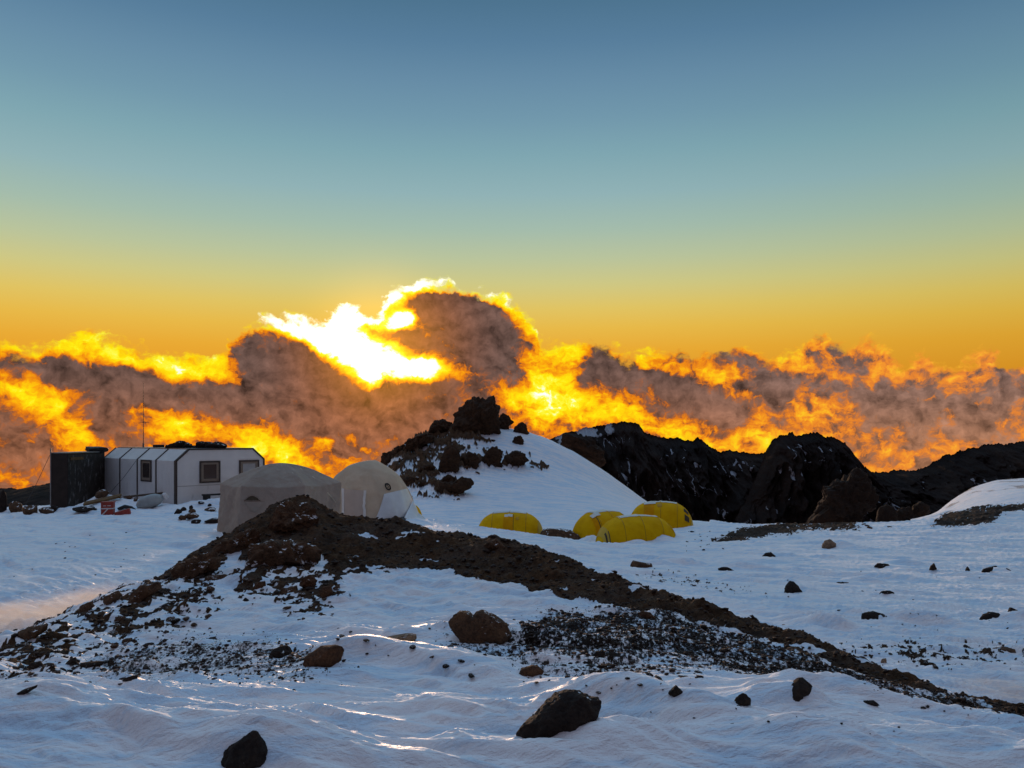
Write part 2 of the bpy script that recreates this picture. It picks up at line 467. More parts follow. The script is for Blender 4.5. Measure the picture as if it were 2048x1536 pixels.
def make_materials():
    # ground: wind-packed snow over brown volcanic scree
    N, b, m = material('ground')
    v = coords(N)
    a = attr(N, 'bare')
    g = attr(N, 'gravel')
    nf = N.noise(v, 60.0, 4, 0.7)
    speck = N.noise(N.mapping(v, scale=(1, 0.55, 1)), 26.0, 5, 0.72)
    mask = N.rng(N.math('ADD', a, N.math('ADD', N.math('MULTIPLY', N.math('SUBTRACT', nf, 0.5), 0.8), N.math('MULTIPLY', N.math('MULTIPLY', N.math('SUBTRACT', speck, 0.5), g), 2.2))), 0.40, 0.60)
    rc, n2 = rock_colour(N, v, 1.0)
    rc = N.mix(N.math('MULTIPLY', g, 0.95), rc, N.mix(1.0, rc, (0.36, 0.52, 0.80), 'MULTIPLY'))
    vs = N.mapping(v, rot=(0, 0, R(20)), scale=(0.6, 3.2, 1))
    ice = N.math('ADD', N.math('MULTIPLY', N.noise(vs, 1.0, 6, 0.62), 0.55), N.math('MULTIPLY', N.noise(vs, 4.2, 6, 0.68), 0.45))
    glaze = N.rng(ice, 0.45, 0.58)
    sc = N.mix(glaze, (0.87, 0.84, 0.845), (0.58, 0.70, 0.82))
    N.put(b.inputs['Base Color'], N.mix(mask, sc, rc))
    N.put(b.inputs['Roughness'], N.mix(mask, N.vec('ADD', N.vec('SCALE', (1, 1, 1), scale=N.rng(glaze, 0.0, 1.0, 0.72, 0.42)), (0, 0, 0)), (0.9, 0.9, 0.9)))
    N.put(b.inputs['Specular IOR Level'], N.math('SUBTRACT', N.rng(glaze, 0.0, 1.0, 0.18, 0.42), N.math('MULTIPLY', mask, 0.12)))
    gr = N.noise(N.mapping(v, rot=(0, 0, R(20)), scale=(1.0, 3.0, 1)), 4.0, 5, 0.6)
    gr = N.math('SUBTRACT', 1.0, N.math('MULTIPLY', N.math('ABSOLUTE', N.math('SUBTRACT', gr, 0.5)), 4.0))
    h = N.mix(mask, N.vec('SCALE', (1, 1, 1), scale=N.math('MULTIPLY', gr, 0.32)), N.vec('SCALE', (1, 1, 1), scale=N.math('ADD', N.math('MULTIPLY', n2, 1.2), nf)))
    bump(N, b, h, 1.0, 0.045)
    # dark volcanic rock with rime
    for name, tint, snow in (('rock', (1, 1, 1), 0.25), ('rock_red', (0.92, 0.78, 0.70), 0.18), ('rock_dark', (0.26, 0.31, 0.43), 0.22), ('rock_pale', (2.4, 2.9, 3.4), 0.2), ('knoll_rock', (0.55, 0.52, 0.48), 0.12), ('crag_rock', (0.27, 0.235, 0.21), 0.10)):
        N, b, m = material(name)
        v = coords(N)
        rc, n2 = rock_colour(N, v, 2.4 if name not in ('knoll_rock', 'crag_rock') else 0.8, tint)
        ge = N.n.new('ShaderNodeNewGeometry')
        sp = N.n.new('ShaderNodeSeparateXYZ')
        N.l.new(ge.outputs['Normal'], sp.inputs[0])
        ns = N.noise(v, 5.0 if name not in ('knoll_rock', 'crag_rock') else 2.2, 6, 0.7)
        op = N.n.new('ShaderNodeSeparateXYZ')
        N.l.new(v, op.inputs[0])
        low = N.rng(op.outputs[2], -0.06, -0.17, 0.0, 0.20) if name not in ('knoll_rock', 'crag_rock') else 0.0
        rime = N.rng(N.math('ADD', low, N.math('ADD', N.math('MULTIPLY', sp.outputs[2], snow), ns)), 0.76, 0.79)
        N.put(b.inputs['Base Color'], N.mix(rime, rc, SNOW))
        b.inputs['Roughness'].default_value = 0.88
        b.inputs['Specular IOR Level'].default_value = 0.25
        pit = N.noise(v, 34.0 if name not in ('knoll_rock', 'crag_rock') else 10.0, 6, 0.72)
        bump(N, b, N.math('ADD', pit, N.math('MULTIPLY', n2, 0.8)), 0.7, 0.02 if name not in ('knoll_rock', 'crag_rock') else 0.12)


make_materials()
# ------------------------------------------------------------------ the lie of the land
# Survey lines across the view, near to far.  Each is a list of (photo column, distance, height); heights in metres from the eye.
def P_(pts):
    """(column, distance, row) -> (column, distance, height)"""
    return [(c, d, (HORIZON - r) / F * d) for c, d, r in pts]


CREST = [(-300, 8.6, 1345), (-100, 9.0, 1302), (10, 9.3, 1276), (60, 9.6, 1262), (100, 10, 1245), (180, 10.8, 1210), (235, 11.3, 1188), (320, 12, 1158), (360, 12.3, 1135), (400, 12.6, 1112), (440, 12.9, 1086), (500, 13.3, 1050),
         (545, 13.5, 1022), (575, 13.6, 1007), (600, 13.6, 1004), (640, 13.5, 1020), (680, 13.4, 1037), (750, 13.2, 1046), (800, 13.0, 1056), (850, 12.8, 1066), (900, 12.6, 1079), (975, 12.1, 1086), (990, 12.0, 1079), (1010, 11.9, 1090), (1050, 11.6, 1105),
         (1130, 11.0, 1126), (1200, 10.4, 1156), (1250, 10, 1176), (1300, 9.6, 1196), (1400, 9, 1222), (1500, 8.4, 1254), (1600, 7.8, 1291), (1700, 7.2, 1331), (1800, 6.7, 1371), (1900, 6.2, 1400), (2048, 5.6, 1438), (2300, 4.9, 1530), (2700, 4.0, 1650)]
LINES = [
    ([(0, 1.2, -1.66)], 30),
    ([(0, 3.0, -1.67)], 30),
    (P_([(-300, 4.1, 1520), (0, 4.1, 1528), (300, 4.1, 1536), (1024, 4.1, 1540), (2048, 3.95, 1560), (2700, 3.3, 1660)]), 60),
    (P_([(-300, 5.4, 1395), (0, 5.4, 1398), (600, 5.4, 1388), (1024, 5.3, 1388), (1500, 5.2, 1400), (1800, 5.0, 1440), (2048, 4.6, 1492), (2300, 4.2, 1570), (2700, 3.55, 1690)]), 60),
    (P_([(-300, 7.0, 1330), (0, 7.2, 1316), (300, 8.2, 1280), (600, 9.0, 1230), (900, 8.8, 1228), (1050, 8.3, 1250), (1200, 7.6, 1278), (1400, 6.9, 1318), (1600, 6.2, 1368), (1800, 5.6, 1412), (2048, 5.0, 1462), (2300, 4.45, 1552), (2700, 3.7, 1680)]), 50),
    (P_([(-300, 7.9, 1345), (0, 8.3, 1293), (150, 9.3, 1240), (300, 10.3, 1190), (450, 11.0, 1158), (590, 11.5, 1130), (680, 11.6, 1128), (750, 11.5, 1132), (900, 11.0, 1144), (1050, 10.2, 1172), (1200, 9.2, 1208), (1400, 8.2, 1258), (1600, 7.1, 1322), (1800, 6.2, 1388), (2048, 5.3, 1450), (2300, 4.65, 1540), (2700, 3.85, 1665)]), 30),
    (P_(CREST), 5),
    ([(c, d + 1.6, (HORIZON - r) / F * d - 0.55) for c, d, r in CREST], 30),
    ([(-300, 13.5, -2.9), (0, 13.4, -2.88), (450, 16.6, -3.05), (850, 16.8, -3.2), (1200, 14.4, -3.25), (1600, 11.8, -3.2), (2048, 9.6, -3.15), (2700, 8.0, -3.15)], 60),
    ([(-300, 20, -3.0), (0, 20, -2.98), (450, 20, -3.2), (850, 20, -3.25), (1200, 19, -3.55), (2048, 18, -3.65), (2700, 18, -3.6)], 80),
    (P_([(-300, 27, 1066), (0, 27, 1066), (350, 27, 1070), (480, 27, 1078), (700, 27, 1070), (850, 27, 1075), (1000, 27, 1100), (1200, 27, 1122), (1400, 27, 1128), (2048, 27, 1132), (2700, 27, 1132)]), 50),
    (P_([(-300, 33, 1046), (0, 33, 1045), (350, 33, 1036), (500, 33, 1040), (700, 33, 1036), (850, 33, 1049), (950, 33, 1056), (1085, 33, 1075), (1200, 33, 1093), (1300, 33, 1099), (1400, 33, 1096), (1600, 33, 1094), (2048, 33, 1094), (2700, 33, 1090)]), 30),
    (P_([(-300, 40, 1032), (0, 40, 1030), (100, 40, 1026), (180, 40, 1010), (350, 39, 1012), (527, 39, 1016), (700, 40, 1045), (850, 40, 1064), (950, 40, 1077), (1085, 40, 1085), (1200, 40, 1092), (1300, 40, 1088), (1400, 40, 1076), (1600, 40, 1068), (1800, 40, 1066), (2048, 40, 1058), (2700, 40, 1050)]), 25),
    (P_([(-300, 47, 1022), (0, 46, 1019), (100, 46, 1012), (350, 46, 996), (600, 46, 1010), (700, 47, 1045), (850, 47, 1058), (950, 47, 1063), (1085, 47, 1064), (1200, 47, 1063), (1300, 47, 1060), (1380, 47, 1048), (1500, 47, 1053), (1650, 47, 1055), (1800, 47, 1049), (1900, 47, 1036), (1980, 47, 1022), (2048, 47, 1018), (2700, 47, 1000)]), 25),
    ([(-300, 57, -9), (0, 57, -9), (350, 57, -8), (650, 57, -8), (740, 56, -5.2)] + P_([(770, 56, 1003), (850, 56, 990), (950, 56, 990), (1085, 56, 1003), (1200, 56, 1012), (1300, 56, 1028), (1380, 56, 1041), (1500, 56, 1064), (1650, 56, 1064), (1740, 56, 1052), (1800, 56, 1047), (1862, 56, 1040), (1900, 56, 1024), (1950, 56, 1002), (2000, 56, 984), (2048, 56, 976), (2300, 56, 960), (2700, 56, 950)]), 25),
    ([(-300, 66, -14), (0, 66, -14), (600, 66, -12), (720, 64, -7.5)] + P_([(770, 64, 938), (850, 64, 912), (950, 64, 905), (1085, 64, 930), (1200, 64, 970), (1300, 64, 1017), (1380, 64, 1052), (1500, 64, 1102), (1650, 64, 1092), (1780, 64, 1046), (1862, 63, 1034), (1900, 63, 1012), (1945, 63, 985), (1990, 63, 970), (2048, 63, 966), (2300, 63, 950), (2700, 63, 945)]), 20),
    ([(-300, 72, -18), (0, 72, -18), (600, 72, -15), (730, 70, -9)] + P_([(765, 70, 922), (800, 70, 899), (860, 70, 868), (905, 70, 858), (950, 70, 855), (990, 70, 853), (1050, 70, 862), (1100, 70, 880), (1150, 70, 905), (1200, 70, 936), (1250, 70, 971), (1290, 70, 1001), (1340, 70, 1032), (1380, 70, 1072), (1500, 70, 1120), (1650, 70, 1100), (1780, 72, 1052), (1870, 72, 1030), (1900, 72, 1003), (1945, 72, 975), (1990, 72, 961), (2048, 72, 957), (2200, 72, 950), (2700, 72, 950)]), 7),
    ([(-300, 82, -24), (700, 82, -16), (765, 80, -6), (990, 80, -4.5), (1200, 80, -8), (1380, 80, -14), (1780, 82, -12), (1950, 84, -8), (2700, 84, -8)], 30),
    ([(0, 110, -34)], 30),
    ([(0, 160, -70)], 30),
    ([(0, 320, -120)], 30),
]
PXG = np.arange(-600, 2901, 2.0)


def _smooth(v, sig):
    n = max(1, int(sig * 3 / 2))
    k = np.exp(-0.5 * (np.arange(-n, n + 1) * 2 / sig) ** 2)
    k /= k.sum()
    return np.convolve(np.pad(v, n, 'edge'), k, 'valid')


_LD, _LZ = [], []
for pts, sg in LINES:
    c = [p[0] for p in pts]
    _LD.append(_smooth(np.interp(PXG, c, [p[1] for p in pts]), sg))
    _LZ.append(_smooth(np.interp(PXG, c, [p[2] for p in pts]), sg))
_LD, _LZ = np.array(_LD), np.array(_LZ)
for k in range(1, len(_LD)):
    _LD[k] = np.maximum(_LD[k], _LD[k - 1] + 0.25)
_h = np.diff(_LD, axis=0)
_dl = np.diff(_LZ, axis=0) / _h
_M = np.zeros_like(_LZ)
_w1, _w2 = 2 * _h[1:] + _h[:-1], _h[1:] + 2 * _h[:-1]
_same = _dl[1:] * _dl[:-1] > 0
with np.errstate(divide='ignore', invalid='ignore'):
    _M[1:-1] = np.where(_same, (_w1 + _w2) / (_w1 / _dl[:-1] + _w2 / _dl[1:]), 0)
_M[0], _M[-1] = _dl[0], _dl[-1]
# keep the crests from being flat-topped: let the lines of the crest carry a slope of their own
CREST_I, KNOLL_I = 6, 16


def land(X, Y):
    """Smooth height of the ground at world X, Y."""
    X, Y = np.asarray(X, float), np.asarray(Y, float)
    Ye = np.maximum(Y, 1.2)
    col = np.clip((CX + F * X / Ye + 600) / 2.0, 0, len(PXG) - 1.001)
    i = col.astype(int)
    f = col - i

    def g(T):
        return T[:, i] * (1 - f) + T[:, i + 1] * f
    D, Z, M = g(_LD), g(_LZ), g(_M)
    out = Z[0].copy()
    for k in range(len(D) - 1):
        m = (Ye >= D[k]) & (Ye < D[k + 1])
        if k == len(D) - 2:
            m = Ye >= D[k]
        if not m.any():
            continue
        h = D[k + 1][m] - D[k][m]
        t = np.clip((Ye[m] - D[k][m]) / h, 0, 1)
        t2, t3 = t * t, t * t * t
        out[m] = ((2 * t3 - 3 * t2 + 1) * Z[k][m] + (t3 - 2 * t2 + t) * h * M[k][m] + (-2 * t3 + 3 * t2) * Z[k + 1][m] + (t3 - t2) * h * M[k + 1][m])
    return out, D[CREST_I], D[KNOLL_I]


MOUND = [(315, 1166), (345, 1140), (400, 1106), (440, 1076), (500, 1040), (590, 990), (690, 1020), (850, 1050), (1000, 1068), (1130, 1108), (1250, 1160), (1400, 1205), (1600, 1275), (1800, 1355), (2060, 1425),
         (2060, 1446), (1800, 1384), (1600, 1312), (1450, 1262), (1330, 1238), (1250, 1225), (1180, 1206), (1100, 1196), (1030, 1180), (960, 1168), (900, 1152), (860, 1141), (800, 1140), (760, 1155), (700, 1150), (668, 1160), (640, 1128), (600, 1112),
         (575, 1130), (520, 1135), (482, 1128), (482, 1095), (455, 1100), (440, 1128), (420, 1155), (330, 1172)]
GRAVEL = [(1040, 1252), (1120, 1228), (1260, 1222), (1330, 1236), (1450, 1262), (1600, 1312), (1800, 1384), (2060, 1446), (2060, 1476), (1900, 1446), (1760, 1426), (1640, 1400), (1520, 1372), (1420, 1350), (1330, 1334), (1230, 1350), (1120, 1336), (1030, 1316)]
GRAVEL_LOW = [(830, 1312), (900, 1290), (1040, 1290), (1160, 1318), (1300, 1318), (1440, 1345), (1400, 1372), (1280, 1392), (1130, 1378), (1000, 1345), (880, 1325)]
SCREE = [(0, 1290), (60, 1258), (140, 1226), (220, 1190), (330, 1155), (420, 1150), (470, 1160), (430, 1200), (400, 1240), (360, 1268), (300, 1285), (200, 1325), (60, 1360), (-40, 1350)]
SCREE_HIGH = [(455, 1165), (500, 1130), (560, 1125), (600, 1120), (670, 1160), (690, 1180), (670, 1240), (600, 1235), (540, 1200), (470, 1190)]
DUSTY = [(-40, 1330), (60, 1350), (180, 1330), (270, 1300), (420, 1285), (560, 1290), (640, 1320), (700, 1360), (600, 1385), (450, 1375), (330, 1370), (160, 1385), (-40, 1395)]
KNOLL_ROCK = [(765, 920), (800, 890), (860, 850), (930, 850), (960, 868), (1000, 900), (1060, 920), (1100, 938), (1040, 945), (980, 938), (900, 960), (940, 980), (900, 995), (840, 1000), (800, 975), (770, 940)]
FAR_GRAVEL = [(1425, 1086), (1480, 1062), (1560, 1053), (1700, 1048), (1720, 1058), (1640, 1064), (1540, 1072), (1460, 1092)]
RIGHT_BANK = [(1860, 1056), (1890, 1032), (1960, 1016), (2060, 1010), (2060, 1019), (2000, 1034), (1985, 1050), (1900, 1056)]
TRACK = [(1270, 1158), (1300, 1150), (1400, 1160), (1480, 1180), (1540, 1196), (1480, 1194), (1380, 1176)]
RIGHT_LOW = [(1660, 1296), (1760, 1284), (1980, 1300), (2060, 1306), (2060, 1340), (1960, 1330), (1860, 1345), (1760, 1330)]


def ground_masks(px, py, Y, crest, knoll, nz):
    """Bare-rock cover 0..1: a polygon on the slope, its edge broken up by nz (noise about -1..1)."""
    jx, jy = nz[0] * 26, nz[1] * 15
    x, y = px + jx, py + jy
    front = (Y < crest + 0.9) & (Y > 4.0)
    rock = inside(x, y, MOUND, 7) * front
    rock = np.maximum(rock, ((Y > crest - 0.25) & (Y < crest + 0.9) & (px > 330)) * sstep(nz[1], -.9, 0.1))
    sc = inside(x, y, SCREE, 40) * (Y < crest + 0.4)
    sh = inside(x, y, SCREE_HIGH, 24) * front
    gv = np.maximum(inside(px + jx * .6, py + jy * .8, GRAVEL, 12), 0.75 * inside(x, y, GRAVEL_LOW, 20)) * (Y < crest + 0.3)
    du = inside(x, y, DUSTY, 30) * front
    kn = inside(px + nz[0] * 12, py + nz[1] * 12, KNOLL_ROCK, 14) * (Y > 50) * (Y < knoll + 3)
    fg = np.maximum(inside(px + jx * .5, py + jy * .25, FAR_GRAVEL, 6) * (Y > 36), inside(px + jx * .4, py + jy * .2, RIGHT_BANK, 4) * (Y > 40))
    tr = np.maximum(inside(px + jx, py + jy * .4, TRACK, 9), inside(x, y, RIGHT_LOW, 14)) * (Y > crest + 2) * (Y < 34)
    return rock, sc, sh, gv, du, kn, fg, tr


FEET = {}


def build_ground():
    rows = np.concatenate([np.linspace(-14, 0.9, 24), np.exp(np.linspace(np.log(1.2), np.log(2.6), 50))[:-1], np.exp(np.linspace(np.log(2.6), np.log(16), 560))[:-1],
                           np.exp(np.linspace(np.log(16), np.log(80), 330))[:-1], np.exp(np.linspace(np.log(80), np.log(330), 30))])
    NC = GROUND_COLS
    s = np.linspace(-1, 1, NC)
    s = np.sign(s) * (0.80 * np.abs(s) + 0.25 * np.abs(s) ** 6)
    Y = np.repeat(rows[:, None], NC, 1)
    X = s[None, :] * (np.maximum(rows, 0)[:, None] + 1.0) + 0 * Y
    near0 = rows < 0.9
    X[near0] = X[near0] * 6
    sh = X.shape
    X, Y = X.ravel(), Y.ravel()
    Z = np.empty(X.size)
    cr = np.empty(X.size)
    kc = np.empty(X.size)
    for a in range(0, X.size, 150000):
        sl_ = slice(a, a + 150000)
        Z[sl_], cr[sl_], kc[sl_] = land(X[sl_], Y[sl_])
    Ye = np.maximum(Y, 1.2)
    px, py = CX + F * X / Ye, HORIZON - F * Z / Ye
    X32, Y32 = X.astype(np.float32), Y.astype(np.float32)
    lod = np.clip(Ye / 10, 0.4, 5)
    # noise for breaking edges, scaled with the feature
    n1 = fbm2(X32 / 0.55, Y32 / 0.75, 5, 0.6) * 1.6
    n2 = fbm2(X32 / 0.4 + 40, Y32 / 0.55 + 7, 5, 0.6) * 1.6
    rock, sc, shh, gv, du, kn, fg, tr = ground_masks(px, py, Y, cr, kc, (n1, n2))
    # wind-carved snow: ridges drawn out along the wind, steep on one side
    wang = np.radians(-15 - 16 * sstep(Y32, 5.0, 13.0))
    wy = Y32 - 6.0
    wa = np.cos(wang) * X32 + np.sin(wang) * wy
    wc = -np.sin(wang) * X32 + np.cos(wang) * wy
    wc = wc + 0.22 * fbm2(X32 / 2.2 + 5, Y32 / 2.2, 3)
    wa = wa + 0.45 * fbm2(X32 / 1.4 + 50, Y32 / 1.4 + 3, 2)
    big = fbm2(wa / 3.4, wc / 1.05, 3, 0.5)
    r1 = noise2(wa / 1.7 + 9, wc / 0.26)
    r2 = noise2(wa / 1.1 + 3, wc / 0.14 + 8)
    r3 = noise2(wa / 0.6 + 1, wc / 0.07 + 2)
    step = np.tanh(3.2 * fbm2(wa / 1.7 + 20, wc / 0.55 + 11, 2))        # flat-topped plates with worn edges
    fine = fbm2(wa / 0.12, wc / 0.045, 2)
    gate = sstep(fbm2(X32 / 2.3 + 3, Y32 / 1.6 - 8, 2), -0.3, 0.35)
    farw = np.clip(1.3 - Ye / 60, 0.25, 1)
    step2 = np.tanh(5.0 * fbm2(wa / 1.2 + 33, wc / 0.24 + 5, 2))
    def scarps(spacing, amp, seed, length):
        # terraces cut by the wind: each climbs in one short riser that faces the eye, then falls away gently
        t = (wc + 0.30 * fbm2(wa / 1.5 + seed, wc / 1.3, 3) + 0.05 * fbm2(wa / 0.3 + seed, wc / 0.3 + 2, 2)) / spacing
        k = np.floor(t)
        fr = t - k
        a0 = np.clip(noise2(wa / length + seed * 3.1, k * 7.37 + seed) * 1.5 + 0.15, 0, 1)
        a1 = np.clip(noise2(wa / length + seed * 3.1, (k - 1) * 7.37 + seed) * 1.5 + 0.15, 0, 1)
        up = sstep(fr, 0.0, 0.16)
        return amp * (a0 * up * (1 - fr) ** 0.8)
    snow = (0.06 * big + 0.020 * step * (0.4 + 0.6 * gate) + 0.022 * step2 + 0.014 * np.tanh(9.0 * fbm2(wa / 0.55 + 13, wc / 0.13 + 25, 3)) * (0.3 + 0.7 * gate)
            + 0.022 * (1 - 2.2 * np.abs(r1)) * (0.25 + 0.75 * gate) + 0.016 * (1 - 2 * np.abs(r2)) + 0.010 * (1 - 2 * np.abs(r3)) + 0.003 * fine
            + scarps(0.46, 0.085, 1.7, 0.75) + scarps(0.21, 0.042, 5.3, 0.45) + scarps(0.10, 0.018, 8.9, 0.30))
    # plains behind: broader waves
    far_ = sstep(Ye, 13, 24)
    snow = snow * (1 - 0.6 * far_) + far_ * (scarps(1.1, 0.16, 3.3, 2.6) + scarps(0.5, 0.06, 6.1, 1.5) + 0.12 * fbm2(wa / 9, wc / 1.5, 3) + 0.04 * (1 - 2 * np.abs(noise2(wa / 6.0, wc / 0.8))) + 0.01 * (1 - 2 * np.abs(noise2(wa / 3.6 + 4, wc / 0.45))))
    calm = ((px > 740) & (px < 1420) & (Y > 47)) | ((px > 1780) & (Y > 50))
    snow = np.where(calm, snow * 0.25, snow)
    # large drifts in the foreground
    drift = np.zeros(X.size)
    rock_feet = []
    collar = np.zeros(X.size)
    for (nm, poly, bp, *_r) in NEAR:
        if nm == 'outcrop':
            continue
        w_ = max(p[0] for p in poly) - min(p[0] for p in poly)
        for d_ in np.exp(np.linspace(np.log(3.0), np.log(50), 500)):
            if land([(bp[0] - CX) / F * d_], [d_])[0][0] >= (HORIZON - bp[1]) / F * d_:
                rock_feet.append(((bp[0] - CX) / F * d_, d_, w_ / F * d_))
                FEET[bp] = d_
                break
    for (dx, dy, ang, L, W, H) in DRIFTS:
        ca, sa = math.cos(ang), math.sin(ang)
        u = ((X - dx) * ca + (Y - dy) * sa) / L
        v = (-(X - dx) * sa + (Y - dy) * ca) / W
        prof = np.where(v > 0, np.exp(-np.abs(v) ** 1.5 * 0.5), np.exp(-(v * 1.25) ** 2)) * np.exp(-u ** 4)
        drift = drift + H * prof
    for (bx, by, sx, sy, bh) in BANKS:
        drift = drift + bh * np.exp(-((X - bx) / sx) ** 2 - ((Y - by) / sy) ** 2)
    for (bx, by, bw) in rock_feet:
        sel = (np.abs(X - bx) < 4 * bw) & (np.abs(Y - by) < 3 * bw)
        xs, ys = (X[sel] - bx) / bw, (Y[sel] - by) / bw
        # a collar of snow on the near side and a tail drawn out down the wind
        add_ = (0.16 if bw > .45 and by < 5 else 0.07) * bw * np.exp(-(xs / 0.75) ** 2 - ((ys + 0.45) / 0.35) ** 2) + 0.30 * bw * np.exp(-((xs - 0.55 - .3 * np.abs(xs)) / 0.75) ** 2 - ((ys + 0.05 + 0.25 * xs) / 0.30) ** 2)
        collar[sel] += add_
    # rock: lumpy, stony
    q = np.stack([X32, Y32, Z.astype(np.float32)], 1)
    cover = np.maximum.reduce([rock, kn, 0.9 * fg])
    lump = 0.16 * fbm2(X32 / 0.7, Y32 / 0.55, 4, 0.55) + 0.06 * np.abs(fbm2(X32 / 0.16 + 9, Y32 / 0.16, 3, 0.6)) + 0.05 * ridge2(X32 / 0.42 + 2, Y32 / 0.36, 3)
    # stony speckle: which spots of the half-bare ground show stone
    sp = fbm2(X32 / 0.06, Y32 / 0.16, 3, 0.7) * 1.6
    sp2 = fbm2(X32 / 0.24 + 70, Y32 / 0.30, 4, 0.65) * 1.6
    spk = fbm2((X32 + .5 * Z.astype(np.float32)) / 2.4 + 7, Z.astype(np.float32) / 0.75 + Y32 / 5.0 + 1, 6, 0.66) * 1.6
    bare = sstep(rock + 0.55 * np.minimum(n2, 0.0) * (rock < 0.985), 0.40, 0.56)
    snowpatch = sstep(fbm2(X32 / 0.8 + 3, Y32 / 0.35 + 60, 4, 0.6), 0.30, 0.36) * sstep(px, 560, 640)
    bare = bare * (1 - 0.95 * snowpatch * (rock > 0.3))
    bare = np.maximum(bare, sstep(sp2 + .45 * sp + 0.80 * sc, 0.72, 0.92) * (sc > 0.02))
    bare = np.maximum(bare, sstep(sp2 + 0.95 * shh, 0.74, 0.90) * (shh > 0.02))
    bare = np.maximum(bare, np.clip(0.54 * gv + 0.26 * sp2 * gv + 0.16 * n2 * gv, 0, .85))
    bare = np.maximum(bare, np.clip(0.44 * du + 0.25 * sp2 * du, 0, .55))
    bare = np.maximum(bare, sstep(spk + 0.80 * kn, 0.70, 0.84) * (kn > 0.02))
    bare = np.maximum(bare, sstep(sp2 * 0.8 + spk * .4 + 1.15 * fg, 0.45, 0.75) * (fg > 0.02))
    bare = np.maximum(bare, 0.9 * sstep(sp2 + .5 * sp + 0.75 * tr, 0.85, 1.1) * (tr > 0.02))
    bare = np.maximum(bare, 0.46 * sstep(fbm2((X32 + 2.2 * Z.astype(np.float32)) / 2.2, (Y32 - X32 * .5) / 7.0 + 3, 4, 0.6), -0.02, 0.22) * sstep(px, 1868, 1900) * sstep(Y, 53, 56) * (Y < 80))  # right dune streaks: warm sunlight painted in as brown cover, with some gravel
    bare = np.where(Y > 84, sstep(fbm2(X32 / 14, Y32 / 14, 4), -.25, .05), bare)
    dz = snow * (1 - 0.8 * np.maximum(rock, kn)) + drift + cover * lump * np.where(kn > rock, 2.2, 1.0) + bare * (0.012 + 0.02 * sp2) * np.clip(lod, .4, 2) + kn * bare * (0.30 + 0.9 * np.abs(fbm2(X32 / 0.8, Y32 / 0.9 + Z.astype(np.float32), 4, 0.6)))
    # the crests stay at their surveyed line
    Z2 = Z + dz
    Z2 = np.where((Y > 84), Z + 3 * fbm2(X32 / 20, Y32 / 20, 5), Z2)
    collar = np.where(Y > 84, 0, collar)
    V = np.stack([X, Y, Z2 + collar], 1)
    nr = len(rows)
    idx = np.arange(nr * NC).reshape(nr, NC)
    Fc = np.stack([idx[:-1, :-1], idx[:-1, 1:], idx[1:, 1:], idx[1:, :-1]], -1).reshape(-1, 4)
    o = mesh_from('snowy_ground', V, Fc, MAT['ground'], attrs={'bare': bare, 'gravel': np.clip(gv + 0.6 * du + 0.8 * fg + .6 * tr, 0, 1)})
    o['kind'] = 'structure'
    return V, Z2, sh, bare, np.clip(gv + 0.6 * du + .3 * sc, 0, 1)


GROUND_COLS = 1250
DRIFTS = [  # x, y, bearing, length, width, height (steep toward the eye)
    (-2.25, 4.42, -0.39, 1.5, 0.26, 0.20), (-1.0, 4.15, -0.3, 0.9, 0.16, 0.07), (1.15, 4.40, -0.62, 1.1, 0.26, 0.21), (0.75, 4.62, -.35, .45, .16, .05), (2.3, 4.25, -0.5, 1.0, 0.22, 0.08),
    (-0.75, 6.05, -0.35, 0.9, 0.20, 0.09), (0.6, 7.2, -0.3, 1.2, 0.3, 0.06), (1.7, 5.3, -0.45, 1.2, 0.25, 0.08), (2.6, 5.0, -0.5, 1.0, 0.2, 0.06), (-1.6, 5.2, -.4, 1.2, .2, .06), (-.4, 4.9, -.36, 1.0, .16, .05), (1.9, 4.75, -.5, .9, .16, .06)]
BANKS = [  # snow packed against tents and goods
    (5.0, 38.75, .55, .35, .22), (6.1, 38.85, .6, .4, .26), (7.3, 39.5, .7, .45, .40), (8.2, 40.3, .5, .5, .3), (4.1, 41.2, .5, .5, .3), (-4.0, 33.1, .6, .5, .2), (-14.2, 37.2, 1.6, .6, .42), (-13.0, 37.9, 1.0, .6, .4), (-18.9, 37.9, 1.2, .8, .35), (-20.3, 39.6, .9, .6, .5), (-17.2, 37.9, .9, .6, .25)]
# ------------------------------------------------------------------ more materials
def plain(name, col, rough=0.6, spec=0.3, var=0.15, scale=4.0, bmp=0.0, trans=0.0, metal=0.0, dirt=None, deep=0.03):
    N, b, m = material(name)
    v = coords(N)
    n = N.noise(v, scale, 6, 0.6)
    c = N.mix(N.rng(n, 0.3, 0.7), tuple(x * (1 - var) for x in col), tuple(min(1, x * (1 + var)) for x in col))
    if dirt:
        n2 = N.noise(N.mapping(v, scale=dirt[1]), scale * 1.7, 7, 0.7)
        c = N.mix(N.rng(n2, dirt[2], dirt[2] + 0.16), c, dirt[0])
    N.put(b.inputs['Base Color'], c)
    b.inputs['Roughness'].default_value = rough
    b.inputs['Specular IOR Level'].default_value = spec
    b.inputs['Metallic'].default_value = metal
    if bmp:
        bump(N, b, N.noise(v, scale * 2.2, 5, 0.6), bmp, deep)
    if trans:
        tr = N.n.new('ShaderNodeBsdfTranslucent')
        N.put(tr.inputs[0], c)
        mx = N.n.new('ShaderNodeMixShader')
        mx.inputs[0].default_value = trans
        N.l.new(b.outputs[0], mx.inputs[1])
        N.l.new(tr.outputs[0], mx.inputs[2])
        N.l.new(mx.outputs[0], [x for x in N.n if x.type == 'OUTPUT_MATERIAL'][0].inputs[0])
    return m


